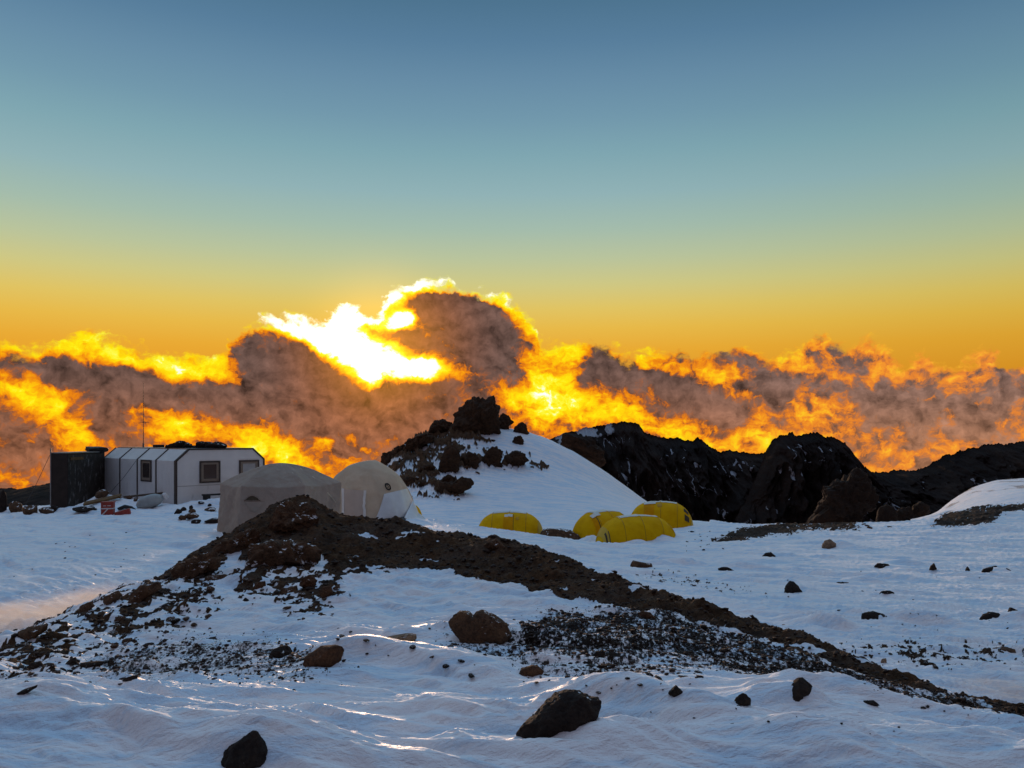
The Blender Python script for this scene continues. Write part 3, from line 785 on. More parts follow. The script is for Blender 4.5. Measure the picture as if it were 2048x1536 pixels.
plain('panel_white', (0.68, 0.655, 0.63), 0.55, 0.3, 0.06, 1.2, 0.05, dirt=((0.50, 0.47, 0.44), (1, 1, 0.3), 0.60))
plain('trim_brown', (0.055, 0.040, 0.034), 0.6, 0.3, 0.2, 5)
plain('frame_wood', (0.105, 0.068, 0.045), 0.6, 0.3, 0.2, 6)
plain('frame_grey', (0.22, 0.17, 0.13), 0.6, 0.3, 0.1, 6)
plain('glass_dark', (0.045, 0.034, 0.030), 0.12, 0.5, 0.1, 2)
plain('blind', (0.36, 0.35, 0.34), 0.7, 0.2, 0.1, 2)
plain('annex_board', (0.030, 0.020, 0.016), 0.7, 0.25, 0.25, 3, 0.1)
plain('annex_frosted', (0.030, 0.021, 0.015), 0.65, 0.3, 0.3, 3, 0.1, dirt=((0.20, 0.18, 0.17), (1.2, 1.2, 0.5), 0.53))
plain('metal_dull', (0.25, 0.24, 0.23), 0.45, 0.5, 0.1, 5, metal=0.6)
plain('black_stuff', (0.022, 0.020, 0.020), 0.6, 0.3, 0.2, 5, 0.1)
plain('crate_red', (0.30, 0.035, 0.020), 0.5, 0.4, 0.15, 6)
plain('white_paint', (0.62, 0.58, 0.56), 0.5, 0.3, 0.08, 5)
plain('wood_plank', (0.15, 0.085, 0.035), 0.8, 0.2, 0.25, 5, 0.3)
plain('tarp_pale', (0.34, 0.36, 0.35), 0.45, 0.4, 0.12, 4, 0.25)
plain('dome_grey', (0.42, 0.33, 0.265), 0.85, 0.15, 0.10, 1.2, 0.9, 0.16, dirt=((0.33, 0.25, 0.19), (1, 1, 0.6), 0.60), deep=0.14)
plain('dome_beige', (0.66, 0.56, 0.43), 0.8, 0.2, 0.10, 1.1, 0.8, 0.38, dirt=((0.56, 0.44, 0.31), (1, 1, 0.7), 0.62), deep=0.12)
plain('door_cloth', (0.58, 0.47, 0.38), 0.8, 0.2, 0.06, 2, 0.2, 0.08)
plain('door_band', (0.72, 0.68, 0.62), 0.7, 0.2, 0.06, 3)
plain('sheet_white', (0.72, 0.73, 0.73), 0.32, 0.5, 0.08, 1.6, 0.35, 0.08)
plain('emblem_black', (0.020, 0.014, 0.013), 0.7, 0.2, 0.1, 5)
plain('emblem_pale', (0.85, 0.78, 0.72), 0.7, 0.2, 0.1, 5)
plain('tent_yellow', (0.98, 0.55, 0.003), 0.7, 0.1, 0.10, 1.5, 0.6, 0.34, deep=0.08)
plain('tent_yellow_light', (0.68, 0.45, 0.06), 0.55, 0.2, 0.10, 1.5, 0.14, 0.25)
plain('tent_orange', (0.86, 0.42, 0.004), 0.7, 0.1, 0.12, 1.5, 0.2, 0.34)
plain('tent_seam', (0.55, 0.29, 0.004), 0.6, 0.3, 0.1, 4)
plain('tent_pale', (0.66, 0.66, 0.60), 0.4, 0.4, 0.10, 3, 0.1, 0.08)
plain('tent_mesh', (0.070, 0.050, 0.030), 0.7, 0.2, 0.15, 6)
plain('snow_heap', SNOW, 0.6, 0.3, 0.03, 3, 0.3)


# ------------------------------------------------------------------ tagging and shapes
def tag(o, label, cat, group=None):
    o['label'] = label
    o['category'] = cat
    if group:
        o['group'] = group
    return o


def empty(name, loc, rz=0.0):
    o = bpy.data.objects.new(name, None)
    COL.objects.link(o)
    o.location = loc
    o.rotation_euler = (0, 0, rz)
    return o


class MB:
    """Collects boxes, prisms and tubes, then links them as one mesh."""

    def __init__(self):
        self.bm = bmesh.new()

    def box(self, x0, x1, y0, y1, z0, z1, M=None, bev=0.0):
        vs = [self.bm.verts.new(Vector((x, y, z)) if M is None else M @ Vector((x, y, z))) for x in (x0, x1) for y in (y0, y1) for z in (z0, z1)]
        fs = [self.bm.faces.new([vs[i] for i in f]) for f in ((0, 1, 3, 2), (4, 6, 7, 5), (0, 4, 5, 1), (2, 3, 7, 6), (0, 2, 6, 4), (1, 5, 7, 3))]
        if bev:
            es = list({e for f in fs for e in f.edges})
            bmesh.ops.bevel(self.bm, geom=es, offset=bev, segments=2, affect='EDGES', profile=0.6)
        return self

    def prism(self, ring, off):
        """Extrude a closed ring of points by the vector off."""
        a = [self.bm.verts.new(Vector(p)) for p in ring]
        b = [self.bm.verts.new(Vector(p) + Vector(off)) for p in ring]
        n = len(ring)
        self.bm.faces.new(a)
        self.bm.faces.new(list(reversed(b)))
        for i in range(n):
            self.bm.faces.new((a[i], b[i], b[(i + 1) % n], a[(i + 1) % n]))
        return self

    def tube(self, pts, r, seg=8, caps=True):
        pts = [Vector(p) for p in pts]
        rs = r if isinstance(r, (list, tuple)) else [r] * len(pts)
        rings = []
        for i, p in enumerate(pts):
            d = (pts[min(i + 1, len(pts) - 1)] - pts[max(i - 1, 0)]).normalized()
            u = d.orthogonal().normalized() if i == 0 else (u - d * u.dot(d)).normalized()
            w = d.cross(u)
            rings.append([self.bm.verts.new(p + (u * math.cos(a) + w * math.sin(a)) * rs[i]) for a in [2 * math.pi * k / seg for k in range(seg)]])
        for a, b in zip(rings, rings[1:]):
            for k in range(seg):
                self.bm.faces.new((a[k], a[(k + 1) % seg], b[(k + 1) % seg], b[k]))
        if caps:
            self.bm.faces.new(list(reversed(rings[0])))
            self.bm.faces.new(rings[-1])
        return self

    def build(self, name, mat, parent=None, smooth=False):
        bmesh.ops.recalc_face_normals(self.bm, faces=self.bm.faces)
        me = bpy.data.meshes.new(name)
        self.bm.to_mesh(me)
        self.bm.free()
        me.materials.append(MAT[mat])
        if smooth:
            me.polygons.foreach_set('use_smooth', np.ones(len(me.polygons), bool))
            me.set_sharp_from_angle(angle=R(40))
        o = bpy.data.objects.new(name, me)
        COL.objects.link(o)
        if parent is not None:
            o.parent = parent
        return o


_ICO = {}


def ico(n):
    if n not in _ICO:
        bm = bmesh.new()
        bmesh.ops.create_icosphere(bm, subdivisions=n, radius=1.0)
        v = np.array([x.co[:] for x in bm.verts])
        f = np.array([[x.index for x in q.verts] for q in bm.faces])
        bm.free()
        _ICO[n] = (v, f)
    return _ICO[n]


def stone_shape(seed, sub=4, facets=9, rough=0.10, dims=(1, 1, 0.7), cut=(0.55, 0.85), fine=0.02):
    """A broken stone inside the unit ball: a ball cut by random planes, then weathered."""
    rg = np.random.default_rng(seed)
    v, f = ico(sub)
    v = v.copy()
    for _ in range(facets):
        n = rg.normal(size=3)
        n /= np.linalg.norm(n)
        d = rg.uniform(*cut)
        over = np.maximum(v @ n - d, 0)
        v -= over[:, None] * n
    u = v / np.maximum(np.linalg.norm(v, axis=1, keepdims=True), 1e-6)
    s = rg.uniform(0, 50)
    v = v + u * (rough * fbm3(v * 1.6 + s, 4)[:, None] + fine * np.abs(fbm3(v * 7 + s, 3))[:, None])
    return v * np.array(dims), f


# ------------------------------------------------------------------ standing things on the ground
class Ground:
    def __init__(self, V, sh):
        self.X, self.Y, self.Z = (V[:, k].reshape(sh) for k in range(3))
        self.rows = self.Y[:, 0]
        self.n = sh[1]

    def z(self, x, y):
        r = np.clip(np.searchsorted(self.rows, y) - 1, 0, len(self.rows) - 2)
        t = np.clip((y - self.rows[r]) / (self.rows[r + 1] - self.rows[r]), 0, 1)
        za = np.interp(x, self.X[r], self.Z[r])
        zb = np.interp(x, self.X[r + 1], self.Z[r + 1])
        return float(za * (1 - t) + zb * t)

    def hit(self, px, py, near=2.6, far=84.0, default=None):
        """First place, going out along the sight line through (px, py), where the ground rises to it."""
        d = near
        u, w = (px - CX) / F, (HORIZON - py) / F
        last = d
        while d < far:
            if self.z(u * d, d) >= w * d:
                a, b = last, d
                for _ in range(14):
                    m = (a + b) / 2
                    if self.z(u * m, m) >= w * m:
                        b = m
                    else:
                        a = m
                return b
            last = d
            d *= 1.012
        return default


def outline_rock(name, poly, dist, mat, seed, depth=0.8, sub=5, rough=0.06, facets=7, fine=0.015, label=None, cat='rock', group=None, sink=0.0, lump=0.0, parent=None, chips=34):
    """A rock whose outline is that of the one in the photo, at its own distance, with real depth."""
    rg = np.random.default_rng(seed)
    P = np.array([((x - CX) / F * dist, (HORIZON - y) / F * dist) for x, y in poly])
    lo, hi = P.min(0), P.max(0)
    c = np.array([(lo[0] + hi[0]) / 2, lo[1] * 0.5 + hi[1] * 0.5])
    # centre from which the outline is seen whole
    best = None
    for fx in np.linspace(0.3, 0.7, 9):
        for fz in np.linspace(0.25, 0.6, 8):
            q = lo + (hi - lo) * np.array([fx, fz])
            a = np.unwrap(np.arctan2(P[:, 1] - q[1], P[:, 0] - q[0]))
            mono = np.sum(np.diff(np.concatenate([a, [a[0] + 2 * np.pi * np.sign(a[-1] - a[0])]])) * np.sign(a[-1] - a[0]) > 0)
            r = np.hypot(*(P - q).T).min()
            if best is None or (mono, r) > best[0]:
                best = ((mono, r), q)
    c = best[1]
    ths = np.linspace(-np.pi, np.pi, 361)
    rad = np.zeros(361)
    for i, th in enumerate(ths):
        d = np.array([math.cos(th), math.sin(th)])
        m = 0
        for k in range(len(P)):
            a, b = P[k] - c, P[(k + 1) % len(P)] - c
            e = b - a
            den = d[0] * e[1] - d[1] * e[0]
            if abs(den) < 1e-12:
                continue
            t = (a[0] * e[1] - a[1] * e[0]) / den
            s = (a[0] * d[1] - a[1] * d[0]) / den
            if t > 0 and -1e-6 <= s <= 1 + 1e-6:
                m = max(m, t)
        rad[i] = m
    size = math.sqrt(max((hi[0] - lo[0]) * (hi[1] - lo[1]), 1e-8))
    v, f = ico(sub)
    v = v.copy()
    for _ in range(facets):
        n = rg.normal(size=3)
        n[1] = -abs(n[1]) * 2.2 - 0.3
        n /= np.linalg.norm(n)
        d = rg.uniform(0.55, 0.85)
        over = np.maximum(v @ n - d, 0)
        v[:, 1] -= over * n[1] * 1.4
    rr = np.minimum(np.hypot(v[:, 0], v[:, 2]), 1)
    th = np.arctan2(v[:, 2], v[:, 0])
    Rr = np.interp(th, ths, rad)
    X = Rr * rr * np.cos(th)
    Zz = Rr * rr * np.sin(th)
    Yy = v[:, 1] * depth * 0.5 * min(size * 1.1, (hi[0] - lo[0]) * 1.0)
    o = np.stack([X, Yy, Zz], 1)
    # chipped faces: shallow at the outline, deeper toward the eye
    for _ in range(chips):
        n = rg.normal(size=3)
        n[1] = math.copysign(abs(n[1]) + 0.75 * math.hypot(n[0], n[2]), n[1])
        n /= np.linalg.norm(n)
        sup = (o @ n).max()
        edge = math.hypot(n[0], n[2])
        cut = sup * (1 - rg.uniform(0.03, 0.05 + 0.32 * (1 - edge)))
        over = np.maximum(o @ n - cut, 0)
        o = o - over[:, None] * n
    s0 = rg.uniform(0, 60)
    nn = v / np.maximum(np.linalg.norm(v, axis=1, keepdims=True), 1e-6)
    q = o / size
    o = o + nn * size * (rough * 1.3 * fbm3(q * 2.6 + s0, 5, 0.6)[:, None] + 0.6 * rough * (np.abs(fbm3(q * 3.3 + s0 + 5, 4, 0.55))[:, None] * 2 - .5) - fine * np.abs(fbm3(q * 9 + s0, 3, 0.6))[:, None] + lump * (1.3 * fbm3(q * 5 + s0 + 9, 3, 0.55) + 0.5 * np.abs(fbm3(q * 9 + s0, 2, 0.5)))[:, None])
    ob = mesh_from(name, o, f, MAT[mat], parent=parent, sharp=R(27))
    ob.location = (c[0], dist, c[1] - sink)
    if label:
        tag(ob, label, cat, group)
    return ob
# ------------------------------------------------------------------ far rock walls
def mountain_material():
    N, b, m = material('mountain_rock')
    v = coords(N)
    n = N.noise(v, 0.05, 7, 0.65)
    c = N.ramp(n, [(0.3, (0.012, 0.009, 0.009)), (0.55, (0.032, 0.022, 0.019)), (0.75, (0.058, 0.037, 0.029))])
    s = attr(N, 'snow')
    nf = N.noise(v, 0.5, 5, 0.7)
    k = N.rng(N.math('ADD', s, N.math('MULTIPLY', N.math('SUBTRACT', nf, 0.5), 0.8)), 0.45, 0.70)
    N.put(b.inputs['Base Color'], N.mix(k, c, (0.40, 0.40, 0.44)))
    b.inputs['Roughness'].default_value = 0.9
    b.inputs['Specular IOR Level'].default_value = 0.05
    bump(N, b, N.noise(v, 0.25, 8, 0.75), 0.9, 2.0)


mountain_material()


def rock_wall(name, crest, dist, foot_row, span, seed, jag, veins, cols=700, snow_top=None):
    """A cliff: crest given as (column, row) in the photo at dist metres, its face coming forward by span to the foot."""
    rg = np.random.default_rng(seed)
    px = np.linspace(crest[0][0], crest[-1][0], cols)
    cr = np.interp(px, [c[0] for c in crest], [c[1] for c in crest])
    s0 = rg.uniform(0, 200)
    cr = cr + jag * (fbm2(px / 45 + s0, px * 0 + 3, 2) * 10 - ridge2(px / 26 + s0, px * 0 + 7, 3, 0.5) * 8 + 2 - 6 * np.abs(noise2(px / 7 + s0, px * 0 + 2)) - 3 * np.abs(noise2(px / 3.1 + s0, px * 0 + 5)))
    T = np.concatenate([np.linspace(0, 1, 170), 1 + np.linspace(0.03, 0.7, 16)])
    zc = (HORIZON - cr) / F * dist
    zf = (HORIZON - foot_row) / F * (dist - span)
    xc = (px - CX) / F * dist
    X = np.repeat(xc[None, :], len(T), 0)
    t = np.repeat(T[:, None], cols, 1)
    tf = np.clip(t, 0, 1)
    # buttresses and gullies run down the face
    gx = X / (dist * 0.035) + 0.5 * fbm2(X / (dist * .06) + s0, t * 2.0, 3)
    gul = ridge2(gx + s0, t * 1.1, 4, 0.55)
    Y = dist - span * (1 - tf) + np.clip(t - 1, 0, 1) * dist * 0.3
    amp = dist * 0.045
    Y = Y - gul * amp * np.sin(np.pi * np.clip(tf * 0.93 + 0.03, 0, 1)) - (ridge2(X / (dist * .022) + s0 + t, t * 1.8, 5, 0.6) * 0.22 + fbm2(X / (dist * .012), t * 7, 4) * 0.22) * amp * (tf < 0.985)
    prof = tf ** 0.85
    Z = zf + (zc[None, :] - zf) * prof - np.clip(t - 1, 0, 1) * dist * 0.5
    # keep sight-line height when the face moves toward or away from the eye near the crest
    w = sstep(tf, 0.9, 1.0)
    Y = Y * (1 - w * (t <= 1)) + (dist * w) * (t <= 1)
    vx = X / (dist * 0.018) + 0.7 * fbm2(X / (dist * .05) + 5 + s0, t * 3, 4) + 0.5 * t
    line = 1 - np.abs(noise2(vx * 1.5 + s0, t * 2.4)) * 20.0
    line2 = 1 - np.abs(noise2(vx * 1.1 + t * 4.2 + s0 + 40, t * 2.0)) * 26.0
    fleck = sstep(noise2(X / (dist * .0036) + 2.0 * fbm2(X / (dist * .02), t * 6, 2), t * 9 + s0), 0.34, 0.56)
    ledge = fbm2(X / (dist * .009) + 3, t * 30, 4, 0.7)
    patch = sstep(fbm2(X / (dist * .05) + 9 + s0, t * 2.6, 3), 0.0, 0.32)
    zone = sstep(fbm2(X / (dist * .04) + s0, t * 3 + 4, 3), -0.15, 0.3)
    snow = np.clip(np.maximum(line, line2), 0, 1) * patch * veins * 1.0 + np.maximum(sstep(ledge, 0.24, 0.44), fleck) * 0.9 * zone * veins
    snow = snow * (1 - sstep(tf, 0.84, 0.93))
    if snow_top is not None:
        a, b_, d_ = snow_top
        sel = sstep(px, a, a + 20) * (1 - sstep(px, b_ - 30, b_))
        snow = np.maximum(snow, sel[None, :] * sstep(tf, 1 - d_, 1 - d_ * 0.5) * sstep(fbm2(X / (dist * .02), t * 6, 3), -0.25, 0.1))
    V = np.stack([X, Y, Z], -1).reshape(-1, 3)
    idx = np.arange(len(T) * cols).reshape(len(T), cols)
    Fc = np.stack([idx[:-1, :-1], idx[:-1, 1:], idx[1:, 1:], idx[1:, :-1]], -1).reshape(-1, 4)
    o = mesh_from(name, V, Fc, MAT['mountain_rock'], attrs={'snow': snow.ravel()})
    o['kind'] = 'structure'
    return o


def build_mountains():
    rock_wall('mountain_ridge', [(1000, 950), (1060, 905), (1100, 881), (1130, 868), (1180, 856), (1230, 848), (1262, 845), (1278, 851), (1290, 867), (1305, 873), (1350, 878), (1385, 884), (1394, 875), (1404, 884), (1420, 895), (1440, 906), (1460, 902),
                                 (1500, 910), (1530, 908), (1600, 915), (1680, 930)], 300, 1100, 34, 5, 0.5, 1.0, 800, (1100, 1240, 0.16))
    rock_wall('mountain_cliff', [(1470, 1040), (1500, 985), (1520, 940), (1532, 906), (1545, 881), (1560, 873), (1580, 868), (1600, 872), (1625, 868), (1650, 875), (1672, 878), (1690, 890), (1700, 912), (1718, 926), (1735, 940), (1748, 960), (1775, 1010), (1800, 1050)],
              250, 1100, 20, 9, 0.7, 1.1, 520)
    rock_wall('mountain_range', [(1640, 960), (1700, 950), (1745, 947), (1785, 944), (1800, 941), (1815, 945), (1830, 943), (1850, 935), (1880, 920), (1890, 911), (1900, 912), (1940, 898), (1970, 890), (1985, 893), (2048, 886), (2120, 876), (2250, 860), (2400, 840), (2600, 830)],
              420, 1080, 60, 14, 0.6, 0.7, 800)
    rock_wall('mountain_foothill', [(-500, 1010), (-300, 1000), (-100, 985), (0, 978), (50, 980), (95, 968), (150, 962), (260, 960), (400, 985), (560, 1010), (700, 1030)], 900, 1120, 300, 21, 0.4, 0.1, 400)
# ------------------------------------------------------------------ the hut and what stands round it
def build_hut(G):
    base = -3.32
    A = Vector((-15.94, 38.0, base))
    rz = math.atan2(0.735, 0.678)
    W, L, HE, HT, IN = 4.57, 8.85, 2.20, 2.74, 0.62
    hut = empty('prefab_hut', A, rz)
    tag(hut, 'white prefabricated hut with brown ribs, sloped roof edges and framed windows on the snow', 'hut')
    prof = [(0, -0.6), (0, HE), (IN, HT), (W - IN, HT), (W, HE), (W, -0.6)]
    MB().prism([(x, 0, z) for x, z in prof], (0, L, 0)).build('wall_shell', 'panel_white', hut)

    def strip(path, y0, y1, w, out):
        """A band following the section, standing out from it."""
        m = MB()
        for (x0, z0), (x1, z1) in zip(path, path[1:]):
            d = Vector((x1 - x0, 0, z1 - z0)).normalized()
            n = Vector((-d.z, 0, d.x))
            a, b = Vector((x0, y0, z0)) - d * out * .4, Vector((x1, y0, z1)) + d * out * .4
            m.prism([a - n * 0.03, b - n * 0.03, b + n * out, a + n * out], (0, y1 - y0, 0))
        return m
    for k, y in enumerate((L / 4, L / 2, 3 * L / 4, L - 0.05)):
        strip(prof[:3], y - 0.045, y + 0.045, 0.09, 0.035).build('rib', 'trim_brown', hut)
    strip(prof[:2], -0.035, 0.16, 0.2, 0.05).build('corner_trim', 'trim_brown', hut)
    strip(prof[1:5], -0.035, 0.10, 0.2, 0.052).build('roof_trim', 'trim_brown', hut)
    strip(prof[4:6], -0.035, 0.06, 0.2, 0.05).build('corner_trim', 'trim_brown', hut)
    m = MB()
    m.box(IN + 0.1, W - IN - 0.1, 0.16, L, HT + 0.004, HT + 0.05)
    m.build('roof_deck', 'metal_dull', hut)
    m = MB()
    m.box(0.02, W - 0.02, -0.006, 0.02, 0.98, 1.0)
    m.build('seam', 'metal_dull', hut)

    def window(M, w, h, pane_mat, split=False):
        f = MB()
        t = 0.075
        for b in ((0, w, 0, t), (0, w, h - t, h), (0, t, t, h - t), (w - t, w, t, h - t)):
            f.box(b[0], b[1], -0.05, 0.03, b[2], b[3], M)
        fr = f.build('window', 'trim_brown', hut)
        s = MB()
        t2 = 0.20
        for b in ((t, w - t, t, t2), (t, w - t, h - t2 * .85, h - t), (t, t2, t2, h - t2 * .85), (w - t2, w - t, t2, h - t2 * .85)):
            s.box(b[0], b[1], -0.03, 0.02, b[2], b[3], M)
        s.build('frame', 'frame_grey', fr)
        MB().box(t2, w - t2, -0.012, 0.012, t2, h - t2 * .85, M).build('pane', pane_mat, fr)
        return fr
    z0 = 1.10
    window(Matrix.Translation((1.13, 0, z0)), 1.06, 1.07, 'glass_dark')
    window(Matrix.Translation((3.20, 0, z0)), 1.10, 1.07, 'blind')
    ms = Matrix.Translation((0, 0, 0)) @ Matrix.Rotation(R(90), 4, 'Z')
    # the side wall's window, outward is -x
    M = Matrix(((0, 1, 0, 0), (-1, 0, 0, 3.95), (0, 0, 1, 1.10), (0, 0, 0, 1)))
    window(M, 1.22, 1.10, 'glass_dark')
    MB().tube([(2.72, -0.03, 0.1), (2.72, -0.03, 1.1)], 0.018, 6).build('cable', 'metal_dull', hut)

    def P(x, y, z):
        return hut.matrix_basis @ Vector((x, y, z))
    # bench rail in front of the end wall
    b = MB()
    b.box(0.0, 2.3, -0.16, 0.16, 0.0, 0.07).box(0.05, 0.30, -0.14, 0.14, -0.2, 0.0).box(2.0, 2.25, -0.14, 0.14, -0.45, 0.0)
    o = b.build('bench', 'black_stuff')
    o.location = P(1.05, -0.55, 0.52)
    o.rotation_euler = (0, 0, rz)
    tag(o, 'low black bench along the end wall of the white hut, half drifted over', 'bench')
    # antenna
    mast = empty('antenna_mast', P(1.2, 6.6, HT + 0.05))
    tag(mast, 'thin whip antenna rising from the roof of the white hut', 'antenna')
    MB().tube([(0, 0, 0), (0, 0, 1.9), (0, 0, 3.55)], [0.022, 0.016, 0.008], 6).build('whip', 'black_stuff', mast)
    MB().tube([(0, 0, -0.04), (0, 0, 0.22)], 0.05, 8).build('base', 'metal_dull', mast)
    MB().tube([(-0.28, 0, 1.32), (0.28, 0, 1.36)], 0.010, 6).build('crossbar', 'black_stuff', mast)
    # boxes and stones holding the roof down
    for i, (x, y, s, lab) in enumerate(((1.5, 5.4, 0.24, 'small black box on the hut roof next to the antenna'), (1.6, 4.0, 0.26, 'small black box on the hut roof between the other box and the stones'))):
        m = MB().box(-s, s, -s * .7, s * .7, 0, 0.15, None, 0.02)
        o = m.build('roof_box', 'black_stuff')
        o.location = P(x, y, HT + 0.052)
        o.rotation_euler = (0, 0, rz + .1)
        tag(o, lab, 'box', 'boxes on the hut roof')
    rg = random.Random(5)
    spots = [(392 - 60, .16), (343, .22), (352, .30), (361, .38), (371, .30), (380, .22), (389, .14), (397, .18), (404, .34), (411, .20), (418, .34), (425, .24), (436, .33), (444, .26)]
    for i, (px, s) in enumerate(spots):
        y = 2.6 - 2.3 * (i / 13.0)
        # along a row across the roof so that it meets column px
        x = 0.9 + 0.05 * i
        for _ in range(40):
            w = P(x, y, HT)
            cur = CX + F * w.x / w.y
            x += (px - cur) * 0.02
        x = min(max(x, 0.75), W - 0.8)
        v, f = stone_shape(300 + i, 3, 8, 0.22, (s, s * .85, s * .62))
        o = mesh_from('roof_stone', v, f, MAT['rock_dark'], sharp=R(40))
        o.location = P(x, y, HT + 0.05 + s * 0.40)
        tag(o, 'dark stone in the row weighing down the hut roof', 'stone', 'stones weighing down the hut roof')
    # annex
    c0 = at(135, 1012, 40.0)
    top = (HORIZON - 907) / F * 40.0
    right = (P(0, L - 0.1, 0) - Vector((c0.x, c0.y, 0)))
    right.z = 0
    back = Vector((-0.86, 0.03, 0))
    an = empty('dark_annex', (c0.x, c0.y, c0.z))
    tag(an, 'dark windowless shed with frost-scratched side at the left end of the white hut', 'shed')
    h = top - c0.z
    r0 = Vector((0, 0, -0.5))
    ring = [Vector((0, 0, -.5)), right + Vector((0, 0, -.5)), right + back + Vector((0, 0, -.5)), back + Vector((0, 0, -.5))]
    MB().prism(ring, (0, 0, h + .5)).build('wall', 'annex_board', an)
    n = Vector((right.y, -right.x, 0)).normalized() * 0.012
    r1 = right.normalized()
    MB().prism([r1 * .04 + n * 0 + Vector((0, 0, -.4)), right * .985 + Vector((0, 0, -.4)), right * .985 + Vector((0, 0, h - .08)), r1 * .04 + Vector((0, 0, h - .08))], n).build('side_panel', 'annex_frosted', an)
    m = MB()
    m.prism([Vector((0, 0, h + .003)) - r1 * .05 + n * 4, right + Vector((0, 0, h + .003)) + n * 4, right + back + Vector((0, 0, h + .003)), back + Vector((-.05, .02, h + .003))], (0, 0, 0.05)).build('roof', 'metal_dull', an)
    MB().box(0.25, 1.5, -0.03, 0.03, h - .34, h - .2, Matrix.Rotation(math.atan2(right.y, right.x), 4, 'Z') @ Matrix.Translation((0, -.03, 0))).build('sign_board', 'wood_plank', an)
    MB().tube([back + Vector((0, 0, 0)), back + Vector((0, 0, h + .25))], 0.03, 6).build('post', 'metal_dull', an)
    # tarp bundle on the annex roof
    q = c0 + right * .84 + back * .25 + Vector((0, 0, h + .12))
    v, f = stone_shape(77, 4, 7, 0.25, (0.72, 0.5, 0.24))
    o = mesh_from('tarp_bundle', v, f, MAT['black_stuff'])
    o.location = q
    tag(o, 'dark lumpy bundle where the shed roof meets the white hut', 'bundle')
    # guy ropes
    for nm, a, b, lab in (('guy_rope', c0 + back + Vector((0, 0, h)), at(48, 1016, 43.0), 'thin guy rope slanting from the dark shed to the snow on its left'),
                          ('guy_rope', P(-.02, 4.6, HE - .1), at(222, 984, 39.5), 'thin guy rope slanting down across the side wall of the white hut')):
        o = MB().tube([a, (a + b) / 2 - Vector((0, 0, .06)), b], 0.011, 5).build(nm, 'black_stuff')
        tag(o, lab, 'rope', 'guy ropes of the hut')
    # snow-covered goods along the side wall
    def on_snow(px, py, d, up=0.0):
        h_ = G.hit(px, py, near=31.0, far=46.0)
        p = at(px, py, h_ if h_ else d)
        return p + Vector((0, 0, up))

    def ground_at(px, py, d):
        p = at(px, py, d)
        return Vector((p.x, p.y, G.z(p.x, p.y)))
    c = on_snow(216, 1030, 36.8)
    cr = empty('red_crate', c, R(14))
    tag(cr, 'upright red crate with a white band standing in the snow before the hut', 'crate')
    MB().box(-.24, .24, -.2, .2, -.12, .56, None, .015).build('body', 'crate_red', cr)
    MB().box(-.245, .245, -.206, .2, .27, .315).prism([(-.235, -.206, 0.0), (-.18, -.206, 0.0), (.06, -.206, .27), (.0, -.206, .27)], (0, .02, 0)).build('band', 'white_paint', cr)
    MB().box(-.255, .255, -.215, .215, .54, .585, None, .01).build('lid', 'crate_red', cr)
    # rubbed lettering on the lid side: two pale dashes, unreadable in the photo
    MB().box(-.14, -.03, -.206, -.19, .40, .425).box(.02, .15, -.206, -.19, .40, .43).build('marking', 'white_paint', cr)
    c = on_snow(246, 1027, 37.2)
    o = MB().box(-.3, .3, -.2, .2, -.18, .14, Matrix.Rotation(R(-16), 4, 'Y'), .02).build('red_box', 'crate_red')
    o.location = c
    o.rotation_euler = (0, 0, R(20))
    tag(o, 'small red box tipped and half buried in snow right of the red crate', 'box')
    c = on_snow(300, 1014, 37.4, .2)
    bu = empty('wrapped_roll', c, R(20))
    tag(bu, 'fat pale rolled tarpaulin lying against the side wall of the white hut', 'roll')
    m = MB()
    pts, rr = [], []
    for k in range(13):
        t = k / 12
        pts.append((-.55 + 1.1 * t, 0, -.16 + .42 * t + .03 * math.sin(5 * t)))
        rr.append(.30 * (1 - abs(2 * t - 1) ** 3.2 * .72))
    m.tube(pts, rr, 18).build('roll', 'tarp_pale', bu, True)
    MB().tube([(.60, .0, .26), (.72, 0, .34)], [.17, .13], 12).build('rolled_end', 'panel_white', bu, True)
    o = MB().box(-.85, .85, -.14, .14, -.05, .05, Matrix.Rotation(R(-14), 4, 'Y'), .02).build('plank', 'wood_plank')
    o.location = on_snow(205, 1003, 38.0, .08)
    o.rotation_euler = (R(25), 0, R(12))
    tag(o, 'brown plank sloping out of the snow between shed and hut', 'plank')
    o = MB().box(-.9, .9, -.1, .1, -.045, .045, Matrix.Rotation(R(-4), 4, 'Y'), .015).build('board', 'frame_wood')
    o.location = on_snow(288, 994, 38.6, .1)
    o.rotation_euler = (0, 0, R(35))
    tag(o, 'brown board leaning on the foot of the hut wall behind the pale roll', 'board')
    o = MB().tube([(-.4, 0, 0), (-.1, 0, .1), (.2, 0, .04), (.4, 0, -.06)], [.06, .09, .08, .04], 10).build('dark_sack', 'black_stuff', None, True)
    o.location = on_snow(254, 1019, 37.5, .03)
    tag(o, 'flat dark sack in the snow between the red box and the pale roll', 'sack')
    for i, (px, py, w, hh, d, lab) in enumerate((
            (203, 988, 27, 13, 39.0, 'brown boulder at the corner between the shed and the hut'), (170, 1018, 40, 9, 37.0, 'low curved dark rock in the snow before the shed'), (259, 995, 13, 6, 38.0, 'small dark stone in the drift below the middle of the hut wall'),
            (272, 999, 9, 7, 37.8, 'tiny dark stone left of the pale tarpaulin roll'), (108, 1020, 20, 12, 38.5, 'snow-capped dark rock at the foot of the shed'), (92, 1023, 26, 13, 40.0, 'brown rock left of the foot of the shed'), (62, 1022, 24, 18, 42.5, 'pointed brown rock left of the shed'),
            (32, 1018, 24, 20, 44.0, 'round brown rock on the snow edge left of the shed'), (3, 1012, 18, 36, 46.0, 'dark rock at the left border of the view'))):
